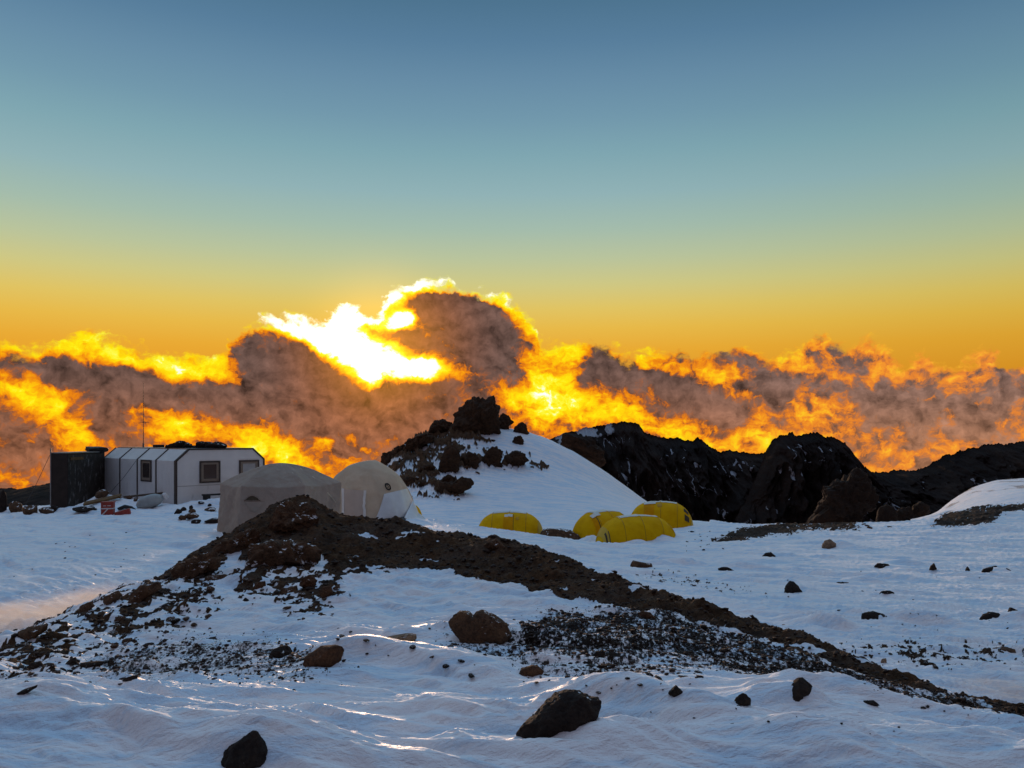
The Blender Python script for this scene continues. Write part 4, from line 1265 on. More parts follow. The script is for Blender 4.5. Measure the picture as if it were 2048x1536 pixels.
        v, f = stone_shape(400 + i, 4, 8, 0.18, (w / F * d * .55, w / F * d * .45, hh / F * d * .75))
        o = mesh_from('hut_rock', v, f, MAT['rock_dark' if i in (1, 4, 8) else 'rock'], sharp=R(40))
        o.location = on_snow(px, py + hh * .3, d, hh / F * d * .3)
        tag(o, lab, 'rock')
    for i, (px, py, w, hh, d, lab) in enumerate((
            (356, 1025, 16, 10, 37.2, 'dark rock at the front corner of the white hut'), (366, 1019, 12, 7, 37.4, 'small grey stone just right of the hut corner'), (382, 1016, 7, 9, 37.0, 'small upright stone below the end wall of the hut'), (384, 1023, 13, 8, 36.6, 'pointed brown stone below the end wall of the hut'),
            (364, 1036, 14, 10, 35.6, 'left of two brown rocks in the drift left of the grey dome tent'), (383, 1033, 24, 9, 35.6, 'long arched brown rock in the drift left of the grey dome tent'), (402, 1005, 12, 5, 37.0, 'flat black stone under the bench'), (420, 1020, 24, 8, 36.2, 'long brown stone between bench and grey dome tent'),
            (393, 1044, 18, 7, 35.0, 'dark slab in the drift just left of the grey dome tent'), (428, 1042, 36, 8, 34.4, 'long dark slab running up to the grey dome tent'), (419, 1010, 8, 5, 37, 'small black stone right of the flat stone under the bench'))):
        v, f = stone_shape(450 + i, 3, 8, 0.18, (w / F * d * .55, w / F * d * .45, hh / F * d * .7))
        o = mesh_from('drift_stone', v, f, MAT['rock' if i in (3, 4, 5, 7) else 'rock_dark'], sharp=R(40))
        o.location = on_snow(px, py + hh * .3, d, hh / F * d * .3)
        tag(o, lab, 'stone')
    # hard snow bank heaped against the hut
    return hut


# ------------------------------------------------------------------ dome tents
from mathutils.bvhtree import BVHTree


def bvh_of(o):
    bpy.context.view_layer.update()
    me = o.data
    return BVHTree.FromPolygons([o.matrix_world @ v.co for v in me.vertices], [tuple(p.vertices) for p in me.polygons])


def patch(name, rows, bvh, mat, parent, lift=0.015, thick=0.012):
    """Lay a cloth patch (a grid of photo points) on a tent's surface."""
    bpy.context.view_layer.update()
    V = []
    O = Vector((0, 0, 0))
    n, m = len(rows), len(rows[0])
    last = None
    for r in rows:
        for (px, py) in r:
            d = at(px, py, 1.0).normalized()
            loc, nor, _i, _d = bvh.ray_cast(O, d)
            if loc is None:
                loc = d * last if last else d * 30
            last = loc.length
            V.append(loc - d * lift)
    W = parent.matrix_world.inverted()
    V = [W @ v for v in V]
    dirs = (W.to_3x3() @ Vector((0, 1, 0))).normalized()
    V2 = [v + dirs * thick for v in V]
    faces = []
    k = n * m
    for i in range(n - 1):
        for j in range(m - 1):
            a = i * m + j
            faces.append((a, a + 1, a + m + 1, a + m))
            faces.append((a + k, a + m + k, a + m + 1 + k, a + 1 + k))
    rim = [j for j in range(m)] + [i * m + m - 1 for i in range(1, n)] + [(n - 1) * m + j for j in range(m - 2, -1, -1)] + [i * m for i in range(n - 2, 0, -1)]
    for a, b in zip(rim, rim[1:] + rim[:1]):
        faces.append((a, a + k, b + k, b))
    return mesh_from(name, np.array([v[:] for v in V + V2]), np.array(faces), MAT[mat], parent=parent, sharp=R(50))


def quad(a, b, c, d, n=10, m=10):
    """Rows of points filling the quadrilateral a (top left) b (top right) c (bottom right) d (bottom left)."""
    out = []
    for i in range(n):
        t = i / (n - 1)
        out.append([((a[0] * (1 - s) + b[0] * s) * (1 - t) + (d[0] * (1 - s) + c[0] * s) * t, (a[1] * (1 - s) + b[1] * s) * (1 - t) + (d[1] * (1 - s) + c[1] * s) * t) for s in [j / (m - 1) for j in range(m)]])
    return out


def band(pts, w, n=3):
    """Rows along a line of photo points, w pixels wide."""
    out = []
    P = [np.array(p, float) for p in pts]
    for i, p in enumerate(P):
        d = P[min(i + 1, len(P) - 1)] - P[max(i - 1, 0)]
        d /= np.linalg.norm(d)
        q = np.array([-d[1], d[0]])
        out.append([tuple(p + q * w * (s / (n - 1) - .5)) for s in range(n)])
    return out


def build_grey_dome(G):
    d = 28.4
    xl, xr = at(449, 0, d).x, at(675, 0, d).x
    cx, Rr = (xl + xr) / 2, (xr - xl) / 2
    zs, zt = at(0, 966, d).z, at(0, 926, d).z
    zb = min(G.z(cx, d), G.z(cx - 1.8, d)) - 0.35
    root = empty('dome_tent', (cx, d, zb))
    tag(root, 'grey canvas dome tent with upright wrinkled walls behind the brown mound', 'tent', 'dome tents')
    NT_, NV = 240, 110
    th = np.linspace(0, 2 * np.pi, NT_, endpoint=False)
    t = np.linspace(0, 1, NV)
    TH, T = np.meshgrid(th, t)
    hw, hd = zs - zb, zt - zs
    a = np.mod(TH - R(8), R(60)) - R(30)
    poly = math.cos(R(30)) / np.cos(a)
    poly = 0.93 * poly + 0.07 * 0.97
    wall = T < 0.55
    k = np.clip(T / 0.55, 0, 1)
    q = np.clip((T - 0.55) / 0.45, 0, 1)                 # 0 at the shoulder, 1 at the top
    rr = 1 - q
    bl = rr ** 0.35
    shape = (poly / poly.max()) * bl + (1 - bl) * 0.95
    edge = np.abs(a) / R(30)
    r = Rr * shape * np.where(wall, 1 + 0.045 * (1 - k) ** 1.5, rr)
    z = np.where(wall, hw * k, hw + hd * (1 - rr ** 1.75))
    r = r - np.where(wall, Rr * 0.09 * k ** 4 * (1 - edge ** 1.5), Rr * 0.09 * rr * (1 - edge ** 1.5))
    # cloth drawn in between the poles, folds fanning from corners
    r = r - Rr * 0.035 * np.sin(np.pi * np.clip(k, 0, 1)) * (1 - edge ** 2) * wall
    z = z - np.where(wall, 0, 0.09 * (1 - edge ** 1.5) * np.sin(np.pi * q))
    z = z - 0.07 * (1 - edge ** 2) * np.exp(-((T - .55) / .10) ** 2)
    u, w_ = TH * Rr, z
    fold = ridge2(u * 0.8 + w_ * 0.9, w_ * 0.55 - u * 0.25, 3) * 0.085 + ridge2(u * 0.9 - w_ * 1.0 + 9, w_ * 0.5 + 4, 2) * 0.07 + fbm2(u * 2.4, w_ * 2.0, 3) * 0.04 + ridge2(u * 2.2 + w_ * 2.0 + 3, w_ * 1.6 - u * .8, 3) * 0.022
    r = r + fold * np.clip(1.15 - T * .7, 0.35, 1)
    V = np.stack([r * np.cos(TH), r * np.sin(TH), z], -1).reshape(-1, 3)
    idx = np.arange(NT_ * NV).reshape(NV, NT_)
    nx = np.roll(idx, -1, 1)
    Fc = np.stack([idx[:-1], nx[:-1], nx[1:], idx[1:]], -1).reshape(-1, 4)
    cover = mesh_from('canvas_cover', V, Fc, MAT['dome_grey'], root)
    bv = bvh_of(cover)
    patch('seam', band([(562, 930), (585, 945), (600, 965), (609, 990), (611, 1012)], 2.0), bv, 'dome_beige', root, .012)
    patch('seam', band([(600, 936), (628, 955), (655, 985), (672, 1005)], 1.8), bv, 'dome_beige', root, .012)
    patch('vent_flap', [[(489 + 2.6 * j, 1003 - 0.5 * i - (11 - 0.9 * i) * (1 - ((j - 6) / 6) ** 2) * (1 - i / 5)) for j in range(13)] for i in range(6)], bv, 'tent_mesh', root, .03)
    patch('vent_flap', quad((489, 1003), (530, 1004), (512, 1022), (504, 1022), 6, 8), bv, 'dome_grey', root, .045)
    return root


def build_beige_dome(G):
    d = 34.4
    cx = at(735, 0, d).x
    Rr = (at(836, 0, d).x - at(640, 0, d).x) / 2
    zt = at(0, 916, d).z
    zb = G.z(cx, d) - 0.22
    h = zt - zb
    root = empty('dome_tent', (cx, d, zb))
    tag(root, 'beige geodesic dome tent with a cloth door, round black emblem and white sheet', 'tent', 'dome tents')
    v, f = ico(6)
    keep = v[:, 2] > -0.02
    iv, fi = ico(2)
    rot = np.array(Matrix.Rotation(R(17), 3, 'Z') @ Matrix.Rotation(R(31.7), 3, 'X'))
    iv = iv @ rot.T
    tri = iv[fi]
    nrm = np.cross(tri[:, 1] - tri[:, 0], tri[:, 2] - tri[:, 0])
    nrm /= np.linalg.norm(nrm, axis=1, keepdims=True)
    nrm *= np.sign(np.sum(nrm * tri[:, 0], 1))[:, None]
    dk = np.sum(nrm * tri[:, 0], 1)
    dots = v @ nrm.T
    rad = np.min(np.where(dots > 0.3, dk / np.maximum(dots, .3), 9), 1)
    rad = 0.50 * rad + 0.50 * 0.965
    q = v * rad[:, None]
    zz = np.maximum(q[:, 2], 0)
    rr = np.hypot(q[:, 0], q[:, 1])
    flare = 1 + 0.05 * (1 - zz) ** 3
    s = fbm3(q * 2.1 + 5, 4) * 0.024 - np.abs(noise3(q * np.array([3, 3, 1.2]) + 2)) * 0.03 - np.abs(noise3(q * np.array([5, 5, 4.0]) + 7)) * 0.016
    V = np.stack([q[:, 0] * Rr * flare * (1 + s), q[:, 1] * Rr * flare * (1 + s), zz * h + s * .3], 1)
    fk = keep[f].all(1)
    cover = mesh_from('canvas_cover', V, f[fk], MAT['dome_beige'], root)
    bv = bvh_of(cover)
    patch('door', quad((687, 978), (726, 981), (727, 1039), (686, 1039), 14, 12), bv, 'door_cloth', root, .05, .03)
    for pts in ([(685.5, 977), (686, 1000), (685.5, 1038)], [(730, 981), (728, 1000), (728.5, 1006), (727, 1012), (729, 1020), (729, 1040)]):
        patch('door_band', band(pts, 5.0), bv, 'door_band', root, .075, .03)
    # white sheet lashed over the lower right side
    rows = []
    for i in range(16):
        tt = i / 15
        y = 988 + tt * 52
        x0 = 768 - 12 * tt - 6 * tt * tt
        x1 = [816, 818, 820, 822, 824, 826, 828, 829, 831, 832, 833, 834, 835, 836, 837, 838][i] - 2
        rows.append([(x0 + (x1 - x0) * j / 15, y - 11 * j / 15 * (1 - tt)) for j in range(16)])
    patch('white_sheet', rows, bv, 'sheet_white', root, .05, .02)
    # emblem: an upright black oval ring with a pale letter-like mark across it
    def oval(s0, s1, n=28):
        out = []
        for s in (s0, s1):
            row = []
            for k in range(n + 1):
                a = 2 * math.pi * k / n
                x, y = 5.6 * s * math.copysign(abs(math.cos(a)) ** .85, math.cos(a)), 7.2 * s * math.copysign(abs(math.sin(a)) ** .85, math.sin(a))
                row.append((775.8 + x + 0.34 * y, 973.2 + y))
            out.append(row)
        return out
    em = patch('emblem', oval(0.60, 1.0), bv, 'emblem_black', root, .04, .01)
    for ln in ([(773.4, 969.4), (775.2, 971.2)], [(774.6, 974.6), (777.6, 973.6)], [(777.4, 977.6), (778.6, 979.0)]):
        patch('emblem_mark', band(ln, 2.0), bv, 'emblem_black', em, .075, .008)
    # skirt: sheet trailing over the snow to the right
    m = []
    A = [at(826, 1000, 34.2), at(838, 1025, 34.0), at(862, 1046, 33.6), at(900, 1058, 33.2)]
    B = [at(808, 1035, 32.9), at(822, 1044, 32.7), at(846, 1052, 32.5), at(880, 1060, 32.4)]
    n1, n2 = 24, 12
    pts = []
    for i in range(n1):
        s = i / (n1 - 1) * 3
        k = min(int(s), 2)
        a = A[k].lerp(A[k + 1], s - k)
        b = B[k].lerp(B[k + 1], s - k)
        for j in range(n2):
            p = a.lerp(b, j / (n2 - 1))
            p.z += 0.05 * float(noise2(np.array([i * .35]), np.array([j * .5]))[0]) - .02
            pts.append((p - root.location)[:])
    idx = np.arange(n1 * n2).reshape(n1, n2)
    Fc = np.stack([idx[:-1, :-1], idx[:-1, 1:], idx[1:, 1:], idx[1:, :-1]], -1).reshape(-1, 4)
    sk = mesh_from('ground_skirt', np.array(pts), Fc, MAT['sheet_white'], root)
    md = sk.modifiers.new('thickness', 'SOLIDIFY')
    md.thickness = 0.02
    # black mat at the foot of the sheet
    o = MB().prism([(-1.15, -.05, .22), (-.4, -.05, .27), (.25, -.05, .24), (.55, -.05, .12), (.68, -.05, -.2), (-.6, -.05, .05)], (0, .9, .06)).build('groundsheet', 'black_stuff')
    o.location = at(792, 1050, 32.6)
    tag(o, 'dark groundsheet poking out under the white sheet of the beige dome', 'groundsheet')
    return root


# ------------------------------------------------------------------ yellow tunnel tents
def tent_surface(x, v, l, w, h, p=2.5):
    """x in -1..1 along the ridge, v in 0..1 over the arch from the near wall to the far wall."""
    s = np.clip(1 - np.abs(x) ** p, 0, 1) ** (1 / p)
    s2 = np.clip(1 - np.abs(x) ** (p + .6), 0, 1) ** (1 / (p - .4))
    a = np.pi * v
    ca, sa = np.cos(a), np.sin(a)
    hoop = 0.02 * np.exp(-((np.mod(x * 2.0 + .5, 1) - .5) / .06) ** 2)
    sag = -0.03 * np.cos(x * 4 * np.pi) * 0
    Y = -w * (0.25 + 0.75 * s) * np.sign(ca) * np.abs(ca) ** 0.9 * np.where(s > 0.001, 1, 0.6)
    Z = h * (s2 * np.abs(sa) ** 0.82 * (1 + hoop) + sag * sa)
    wr = 0.026 * fbm2(x * l * 2.2 + w * 7, v * 6 + h * 5, 4) + 0.02 * ridge2(x * l * 1.2 + v * 3, v * 2 + 3, 2)
    return np.stack([x * l, Y * (1 + wr), Z + wr * .5 * sa], -1)


def tent_grid(name, x0, x1, v0, v1, dim, mat, parent, lift=0.0, n=60, m=48, fn=None):
    x, v = np.meshgrid(np.linspace(x0, x1, n), np.linspace(v0, v1, m), indexing='ij')
    S = tent_surface(x, v, *dim)
    if lift:
        e = 1e-3
        a = tent_surface(np.clip(x + e, -.999, .999), v, *dim) - tent_surface(np.clip(x - e, -.999, .999), v, *dim)
        b = tent_surface(x, np.clip(v + e, 0, 1), *dim) - tent_surface(x, np.clip(v - e, 0, 1), *dim)
        nn = np.cross(a, b)
        nn /= np.maximum(np.linalg.norm(nn, axis=-1, keepdims=True), 1e-9)
        S = S + nn * lift
    idx = np.arange(n * m).reshape(n, m)
    Fc = np.stack([idx[:-1, :-1], idx[1:, :-1], idx[1:, 1:], idx[:-1, 1:]], -1).reshape(-1, 4)
    return mesh_from(name, S.reshape(-1, 3), Fc, MAT[mat], parent)


def tunnel_tent(G, px, dist, rz, dim, label, extras, sink=0.08, z=None):
    x = (px - CX) / F * dist
    root = empty('tunnel_tent', (x, dist, (G.z(x, dist) if z is None else z) - sink), R(rz))
    tag(root, label, 'tent', 'yellow tunnel tents')
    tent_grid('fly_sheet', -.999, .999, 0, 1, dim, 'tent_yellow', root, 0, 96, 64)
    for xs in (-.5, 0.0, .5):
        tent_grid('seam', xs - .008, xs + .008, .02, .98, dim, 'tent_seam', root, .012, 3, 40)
    tent_grid('pale_roof_strip', -.52, .50, .42, .60, dim, 'tent_pale', root, .018, 30, 14)  # whitish strip along the top of the tent
    for e in extras:
        kind, a, b, c, d = e[:5]
        mt = {'door': 'tent_orange', 'window': 'tent_mesh', 'emblem': 'tent_seam', 'end_panel': 'tent_yellow_light', 'pole': 'tent_mesh', 'zip': 'tent_mesh', 'opening': 'tent_mesh', 'tag': 'tent_pale', 'hood': 'tent_pale'}[kind]
        tent_grid(kind if kind != 'tag' else 'label_patch', a, b, c, d, dim, mt, root, .02 if kind != 'hood' else .05, 14, 14)
    # snow packed against the hem
    rg = np.random.default_rng(int(px))
    return root


def build_tents(G):
    tunnel_tent(G, 1020, 44.5, -4, (1.85, 1.15, 1.42), 'yellow tunnel tent standing alone left of the others, whitish top and small emblem',
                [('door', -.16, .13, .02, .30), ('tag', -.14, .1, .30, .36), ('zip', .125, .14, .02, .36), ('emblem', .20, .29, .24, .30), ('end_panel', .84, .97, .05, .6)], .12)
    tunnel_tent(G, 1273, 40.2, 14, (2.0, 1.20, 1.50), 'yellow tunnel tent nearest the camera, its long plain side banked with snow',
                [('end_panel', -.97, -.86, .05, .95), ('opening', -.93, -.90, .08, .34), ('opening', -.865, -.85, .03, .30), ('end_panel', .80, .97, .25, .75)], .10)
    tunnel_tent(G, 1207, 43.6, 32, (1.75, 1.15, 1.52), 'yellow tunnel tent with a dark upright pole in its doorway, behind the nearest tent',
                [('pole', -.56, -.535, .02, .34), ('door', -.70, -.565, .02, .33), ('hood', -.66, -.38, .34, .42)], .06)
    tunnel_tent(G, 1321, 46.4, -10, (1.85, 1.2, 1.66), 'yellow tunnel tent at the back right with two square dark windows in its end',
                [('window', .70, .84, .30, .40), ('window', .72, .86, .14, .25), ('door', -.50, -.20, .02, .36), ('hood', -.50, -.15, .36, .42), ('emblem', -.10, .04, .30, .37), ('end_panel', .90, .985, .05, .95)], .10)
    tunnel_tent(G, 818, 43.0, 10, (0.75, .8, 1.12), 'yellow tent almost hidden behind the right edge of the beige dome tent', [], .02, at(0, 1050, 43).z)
    # brown hump of bare ground between the tents
    outline_rock('earth_hump', [(1076, 1078), (1082, 1062), (1095, 1057), (1125, 1058), (1140, 1060), (1158, 1070), (1172, 1088), (1160, 1094), (1100, 1092)], 42.6, 'rock', 61, 1.6, 5, .05, 3, .01, 'low brown earth hump between the lone yellow tent and the other tents', 'hump')
# ------------------------------------------------------------------ rocks, each one a thing
NEAR = [  # name, outline in the photo, base point for its distance, material, depth, label, options
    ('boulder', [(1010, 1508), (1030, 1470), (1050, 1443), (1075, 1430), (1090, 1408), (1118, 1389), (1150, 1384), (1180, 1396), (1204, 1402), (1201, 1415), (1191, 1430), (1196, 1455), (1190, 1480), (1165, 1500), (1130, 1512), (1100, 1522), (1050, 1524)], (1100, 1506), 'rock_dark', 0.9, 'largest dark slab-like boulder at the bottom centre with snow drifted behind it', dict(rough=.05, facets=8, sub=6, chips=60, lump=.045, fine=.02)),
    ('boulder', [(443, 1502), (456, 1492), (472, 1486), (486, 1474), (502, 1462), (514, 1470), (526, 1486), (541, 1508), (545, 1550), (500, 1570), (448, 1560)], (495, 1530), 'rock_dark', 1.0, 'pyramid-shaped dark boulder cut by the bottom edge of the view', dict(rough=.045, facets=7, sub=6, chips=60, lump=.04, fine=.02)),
    ('boulder', [(898, 1241), (906, 1229), (922, 1222), (938, 1224), (945, 1231), (953, 1223), (965, 1219), (984, 1227), (1003, 1240), (1016, 1249), (1026, 1272), (1010, 1284), (985, 1296), (940, 1306), (918, 1300), (917, 1280), (908, 1264), (899, 1254)], (965, 1292), 'rock', 0.9, 'brown pitted boulder with two rounded humps in the middle of the snow slope', dict(rough=.04, facets=4, sub=6, fine=.05)),
    ('rock', [(601, 1336), (612, 1313), (640, 1294), (668, 1290), (694, 1293), (686, 1306), (684, 1322), (660, 1336), (625, 1342)], (648, 1330), 'rock_red', 0.9, 'brown rock with a smooth drift behind it, lower left of the two-humped boulder', dict(rough=.05)),
    ('rock', [(534, 1315), (545, 1299), (560, 1292), (574, 1291), (584, 1304), (586, 1318), (560, 1324)], (560, 1314), 'rock_dark', 0.9, 'small dark rock just left of the brown rock with the smooth drift', {}),
    ('rock', [(1562, 1412), (1569, 1390), (1577, 1374), (1591, 1364), (1598, 1356), (1606, 1355), (1622, 1367), (1642, 1384), (1620, 1380), (1606, 1384), (1604, 1412), (1596, 1422)], (1588, 1408), 'rock_dark', 0.7, 'tall fin-like dark rock at the lower right with a long tail of snow', dict(rough=.03)),
    ('rock', [(1465, 1412), (1470, 1398), (1480, 1388), (1486, 1384), (1496, 1391), (1503, 1400), (1504, 1412), (1490, 1422)], (1486, 1410), 'rock_dark', 0.9, 'small pointed rock left of the fin-like rock', {}),
    ('rock', [(1037, 1348), (1042, 1338), (1062, 1331), (1076, 1332), (1090, 1342), (1082, 1352), (1060, 1360)], (1062, 1350), 'rock_red', 0.9, 'small reddish rock on the gravel below the two-humped boulder', {}),
    ('rock', [(1186, 1310), (1192, 1303), (1206, 1301), (1212, 1309), (1210, 1318), (1196, 1318)], (1200, 1314), 'rock_dark', 0.9, 'small dark stone on the edge of the gravel right of the two-humped boulder', {}),
    ('rock', [(1190, 1336), (1196, 1330), (1232, 1329), (1228, 1337), (1200, 1342)], (1210, 1337), 'rock_dark', 1.0, 'flat dark stone right of the reddish rock', {}),
    ('rock', [(1336, 1388), (1344, 1378), (1352, 1370), (1362, 1378), (1370, 1388), (1352, 1396)], (1352, 1390), 'rock_dark', 1.0, 'small rough stone between the largest boulder and the small pointed rock', {}),
    ('rock', [(1718, 1408), (1730, 1402), (1748, 1401), (1762, 1412), (1745, 1412)], (1740, 1409), 'rock_dark', 1.0, 'thin flat rock lying right of the fin-like rock', {}),
    ('rock', [(1452, 1450), (1462, 1446), (1510, 1449), (1556, 1455), (1510, 1456), (1465, 1457)], (1500, 1452), 'rock_dark', 0.6, 'long thin dark ledge just showing through the snow below the small pointed rock', {}),
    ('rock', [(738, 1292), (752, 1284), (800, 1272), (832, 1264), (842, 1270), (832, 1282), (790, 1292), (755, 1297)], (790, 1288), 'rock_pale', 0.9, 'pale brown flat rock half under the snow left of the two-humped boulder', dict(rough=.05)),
    ('rock', [(1272, 1236), (1285, 1222), (1300, 1224), (1312, 1236), (1290, 1240)], (1290, 1234), 'rock', 1.0, 'small brown rock on the mound slope above the gravel', {}),
    # the mound
    ('outcrop', [(476, 1132), (482, 1108), (500, 1090), (540, 1082), (590, 1080), (635, 1090), (658, 1108), (650, 1130), (610, 1128), (560, 1138), (510, 1140)], (560, 1130), 'rock', 0.9, 'broad rust-brown outcrop on the mound below its summit', dict(rough=.13, lump=.10, sub=6, facets=12, chips=70, fine=.03)),
    ('outcrop', [(318, 1168), (330, 1146), (352, 1130), (380, 1118), (402, 1106), (432, 1104), (448, 1120), (432, 1140), (395, 1160), (350, 1170)], (375, 1160), 'rock', 0.9, 'long brown outcrop on the left shoulder of the mound', dict(rough=.13, lump=.10, sub=6, facets=12, chips=70, fine=.03)),
    ('outcrop', [(426, 1112), (430, 1092), (448, 1080), (490, 1062), (520, 1058), (530, 1078), (500, 1095), (470, 1112), (445, 1120)], (470, 1104), 'rock', 0.9, 'brown outcrop on the mound at the foot of the grey dome tent', dict(rough=.13, lump=.10, sub=6, facets=12, chips=70, fine=.03)),
    ('outcrop', [(530, 1052), (545, 1022), (572, 1006), (600, 1003), (630, 1016), (650, 1034), (640, 1058), (600, 1075), (555, 1070)], (585, 1060), 'rock', 0.8, 'rounded brown summit of the mound before the grey dome tent', dict(rough=.11, lump=.08, sub=6, facets=9, chips=70, fine=.03)),
    ('outcrop', [(250, 1214), (262, 1186), (285, 1168), (322, 1163), (322, 1178), (296, 1196), (272, 1216)], (284, 1205), 'rock', 0.9, 'dark brown ledge below the left shoulder of the mound', dict(rough=.09, lump=.05)),
    ('outcrop', [(200, 1206), (210, 1192), (236, 1180), (243, 1190), (232, 1206), (212, 1214)], (222, 1206), 'rock', 0.9, 'brown tooth of rock on the left ridge line of the mound', dict(rough=.09)),
    ('outcrop', [(150, 1228), (160, 1212), (182, 1202), (188, 1212), (172, 1230)], (168, 1224), 'rock', 0.9, 'small brown tooth of rock lower on the left ridge line', dict(rough=.09)),
    ('outcrop', [(18, 1286), (34, 1264), (60, 1252), (98, 1246), (90, 1262), (60, 1280), (40, 1292)], (55, 1278), 'rock', 0.9, 'lowest brown outcrop at the left end of the mound', dict(rough=.08)),
    ('outcrop', [(964, 1092), (978, 1082), (992, 1077), (1004, 1086), (1016, 1098), (990, 1104)], (990, 1098), 'rock', 0.9, 'small brown knob on the crest of the mound in front of the lone yellow tent', dict(rough=.08)),
    ('rock', [(638, 1186), (644, 1172), (662, 1172), (666, 1186), (658, 1198), (644, 1198)], (652, 1194), 'rock_red', 1.0, 'rust-brown knobbed rock alone on the snow right below the outcrop', dict(rough=.08)),
    ('rock', [(504, 1178), (512, 1164), (530, 1162), (532, 1176), (516, 1184)], (518, 1180), 'rock_red', 1.0, 'squarish rust-brown rock below the broad outcrop', dict(rough=.08)),
    ('rock', [(598, 1172), (604, 1156), (622, 1148), (634, 1160), (630, 1176), (612, 1178)], (615, 1174), 'rock_red', 1.0, 'brown rock tight below the right end of the broad outcrop', dict(rough=.1)),
    ('rock', [(556, 1188), (566, 1176), (592, 1172), (596, 1182), (580, 1196), (562, 1200)], (575, 1192), 'rock', 1.0, 'brown jagged rock left of the knobbed rock', dict(rough=.1)),
    ('rock', [(404, 1170), (412, 1152), (452, 1148), (460, 1160), (440, 1166), (416, 1174)], (430, 1166), 'rock', 1.0, 'long brown rock under the white wedge of snow on the mound', dict(rough=.1)),
    ('rock', [(342, 1228), (352, 1222), (378, 1216), (380, 1222), (360, 1230)], (360, 1227), 'rock_dark', 1.0, 'long flat stone lying on the left face of the mound', dict(rough=.05)),
    ('rock', [(484, 1202), (490, 1195), (498, 1200), (498, 1204), (488, 1206)], (491, 1202), 'rock_dark', 1.0, 'small black stone on the clean snow below the squarish rock', {}),
    # left foreground
    ('rock', [(158, 1332), (160, 1326), (210, 1322), (206, 1330), (186, 1338), (162, 1342)], (178, 1334), 'rock_dark', 1.0, 'blocky dark rock low on the left of the view', dict(rough=.05)),
    ('rock', [(26, 1392), (44, 1380), (74, 1370), (72, 1376), (52, 1388), (32, 1394)], (46, 1388), 'rock_dark', 0.8, 'sharp dark flake of rock at the far lower left', dict(rough=.05)),
    ('rock', [(240, 1364), (254, 1354), (276, 1348), (274, 1358), (252, 1366)], (256, 1362), 'rock_dark', 0.8, 'thin dark flake of rock standing at the edge of the smooth snow', dict(rough=.05)),
    ('rock', [(128, 1330), (138, 1318), (150, 1314), (154, 1326), (140, 1334)], (140, 1328), 'rock_dark', 0.9, 'grey rock left of the blocky dark rock', dict(rough=.05)),
    ('rock', [(54, 1338), (60, 1326), (80, 1322), (86, 1330), (70, 1338)], (68, 1335), 'rock_dark', 0.9, 'small dark rock at the left border below the lowest outcrop', dict(rough=.05)),
    # snow plain on the right
    ('rock', [(1568, 1190), (1572, 1170), (1580, 1160), (1588, 1164), (1598, 1174), (1608, 1188), (1590, 1192)], (1586, 1186), 'rock_dark', 0.9, 'pointed dark rock on the snow plain right of the mound crest', {}),
    ('rock', [(1722, 1240), (1724, 1226), (1748, 1222), (1768, 1228), (1784, 1236), (1792, 1246), (1770, 1240), (1740, 1246)], (1752, 1241), 'rock_dark', 0.9, 'broad dark rock with a snowy front on the right of the snow plain', {}),
    ('rock', [(1956, 1240), (1966, 1230), (1980, 1224), (1996, 1226), (2010, 1232), (2022, 1246), (2000, 1246), (1970, 1246)], (1984, 1243), 'rock_dark', 0.9, 'dark rock with a snow-filled hollow near the right border', {}),
    ('rock', [(2016, 1228), (2020, 1214), (2036, 1220), (2060, 1232), (2040, 1234)], (2036, 1229), 'rock_dark', 0.9, 'dark wedge of rock at the right border', {}),
    ('rock', [(1966, 1308), (1978, 1298), (2010, 1294), (2060, 1295), (2060, 1314), (1990, 1314)], (2010, 1310), 'rock', 1.0, 'long flat brown rock at the right border below the dark wedge', dict(rough=.03)),
    ('rock', [(1643, 1096), (1650, 1082), (1660, 1078), (1672, 1086), (1674, 1098), (1658, 1102)], (1659, 1097), 'rock_pale', 1.0, 'pale tan rock alone in a hollow of the upper snow plain', dict(rough=.1)),
    ('rock', [(1523, 1114), (1530, 1106), (1542, 1104), (1552, 1112), (1536, 1118)], (1538, 1114), 'rock_dark', 1.0, 'dark rock on the snow plain left of the pale tan rock', {}),
    ('rock', [(1427, 1142), (1430, 1134), (1456, 1134), (1478, 1146), (1450, 1144)], (1448, 1142), 'rock_dark', 0.9, 'low dark rock with a tail of snow in the middle of the plain', {}),
    ('rock', [(1259, 1132), (1262, 1118), (1280, 1124), (1304, 1127), (1306, 1136), (1280, 1138)], (1282, 1135), 'rock', 0.9, 'flat brown rock below the nearest yellow tent', dict(rough=.03)),
    ('rock', [(1308, 1130), (1316, 1123), (1330, 1125), (1346, 1133), (1325, 1132)], (1325, 1131), 'rock_dark', 0.9, 'thin dark rock right of the flat brown rock', {}),
    ('rock', [(1746, 1134), (1756, 1126), (1776, 1128), (1792, 1136), (1770, 1137)], (1768, 1134), 'rock_dark', 0.9, 'low dark rock on the far side of the right plain', {}),
    ('rock', [(1857, 1142), (1862, 1132), (1868, 1126), (1874, 1138), (1872, 1142)], (1866, 1140), 'rock_dark', 1.0, 'small pointed dark rock on the far right of the plain', {}),
    ('rock', [(1930, 1143), (1936, 1132), (1940, 1140), (1938, 1144)], (1935, 1142), 'rock_dark', 1.0, 'very small pointed rock near a scatter of stones at the far right', {}),
    ('rock', [(1962, 1146), (1968, 1138), (1988, 1132), (1986, 1138), (1972, 1150)], (1972, 1145), 'rock_dark', 0.9, 'broken dark rock in the scatter of stones at the far right', {}),
    ('rock', [(2004, 1144), (2014, 1136), (2026, 1144), (2014, 1147)], (2014, 1143), 'rock_dark', 0.9, 'low dark rock right of the broken rock', {}),
    ('rock', [(1756, 1190), (1764, 1182), (1780, 1181), (1796, 1188), (1780, 1190)], (1775, 1188), 'rock_dark', 0.9, 'dark rock with snow beneath it above the broad dark rock', {}),
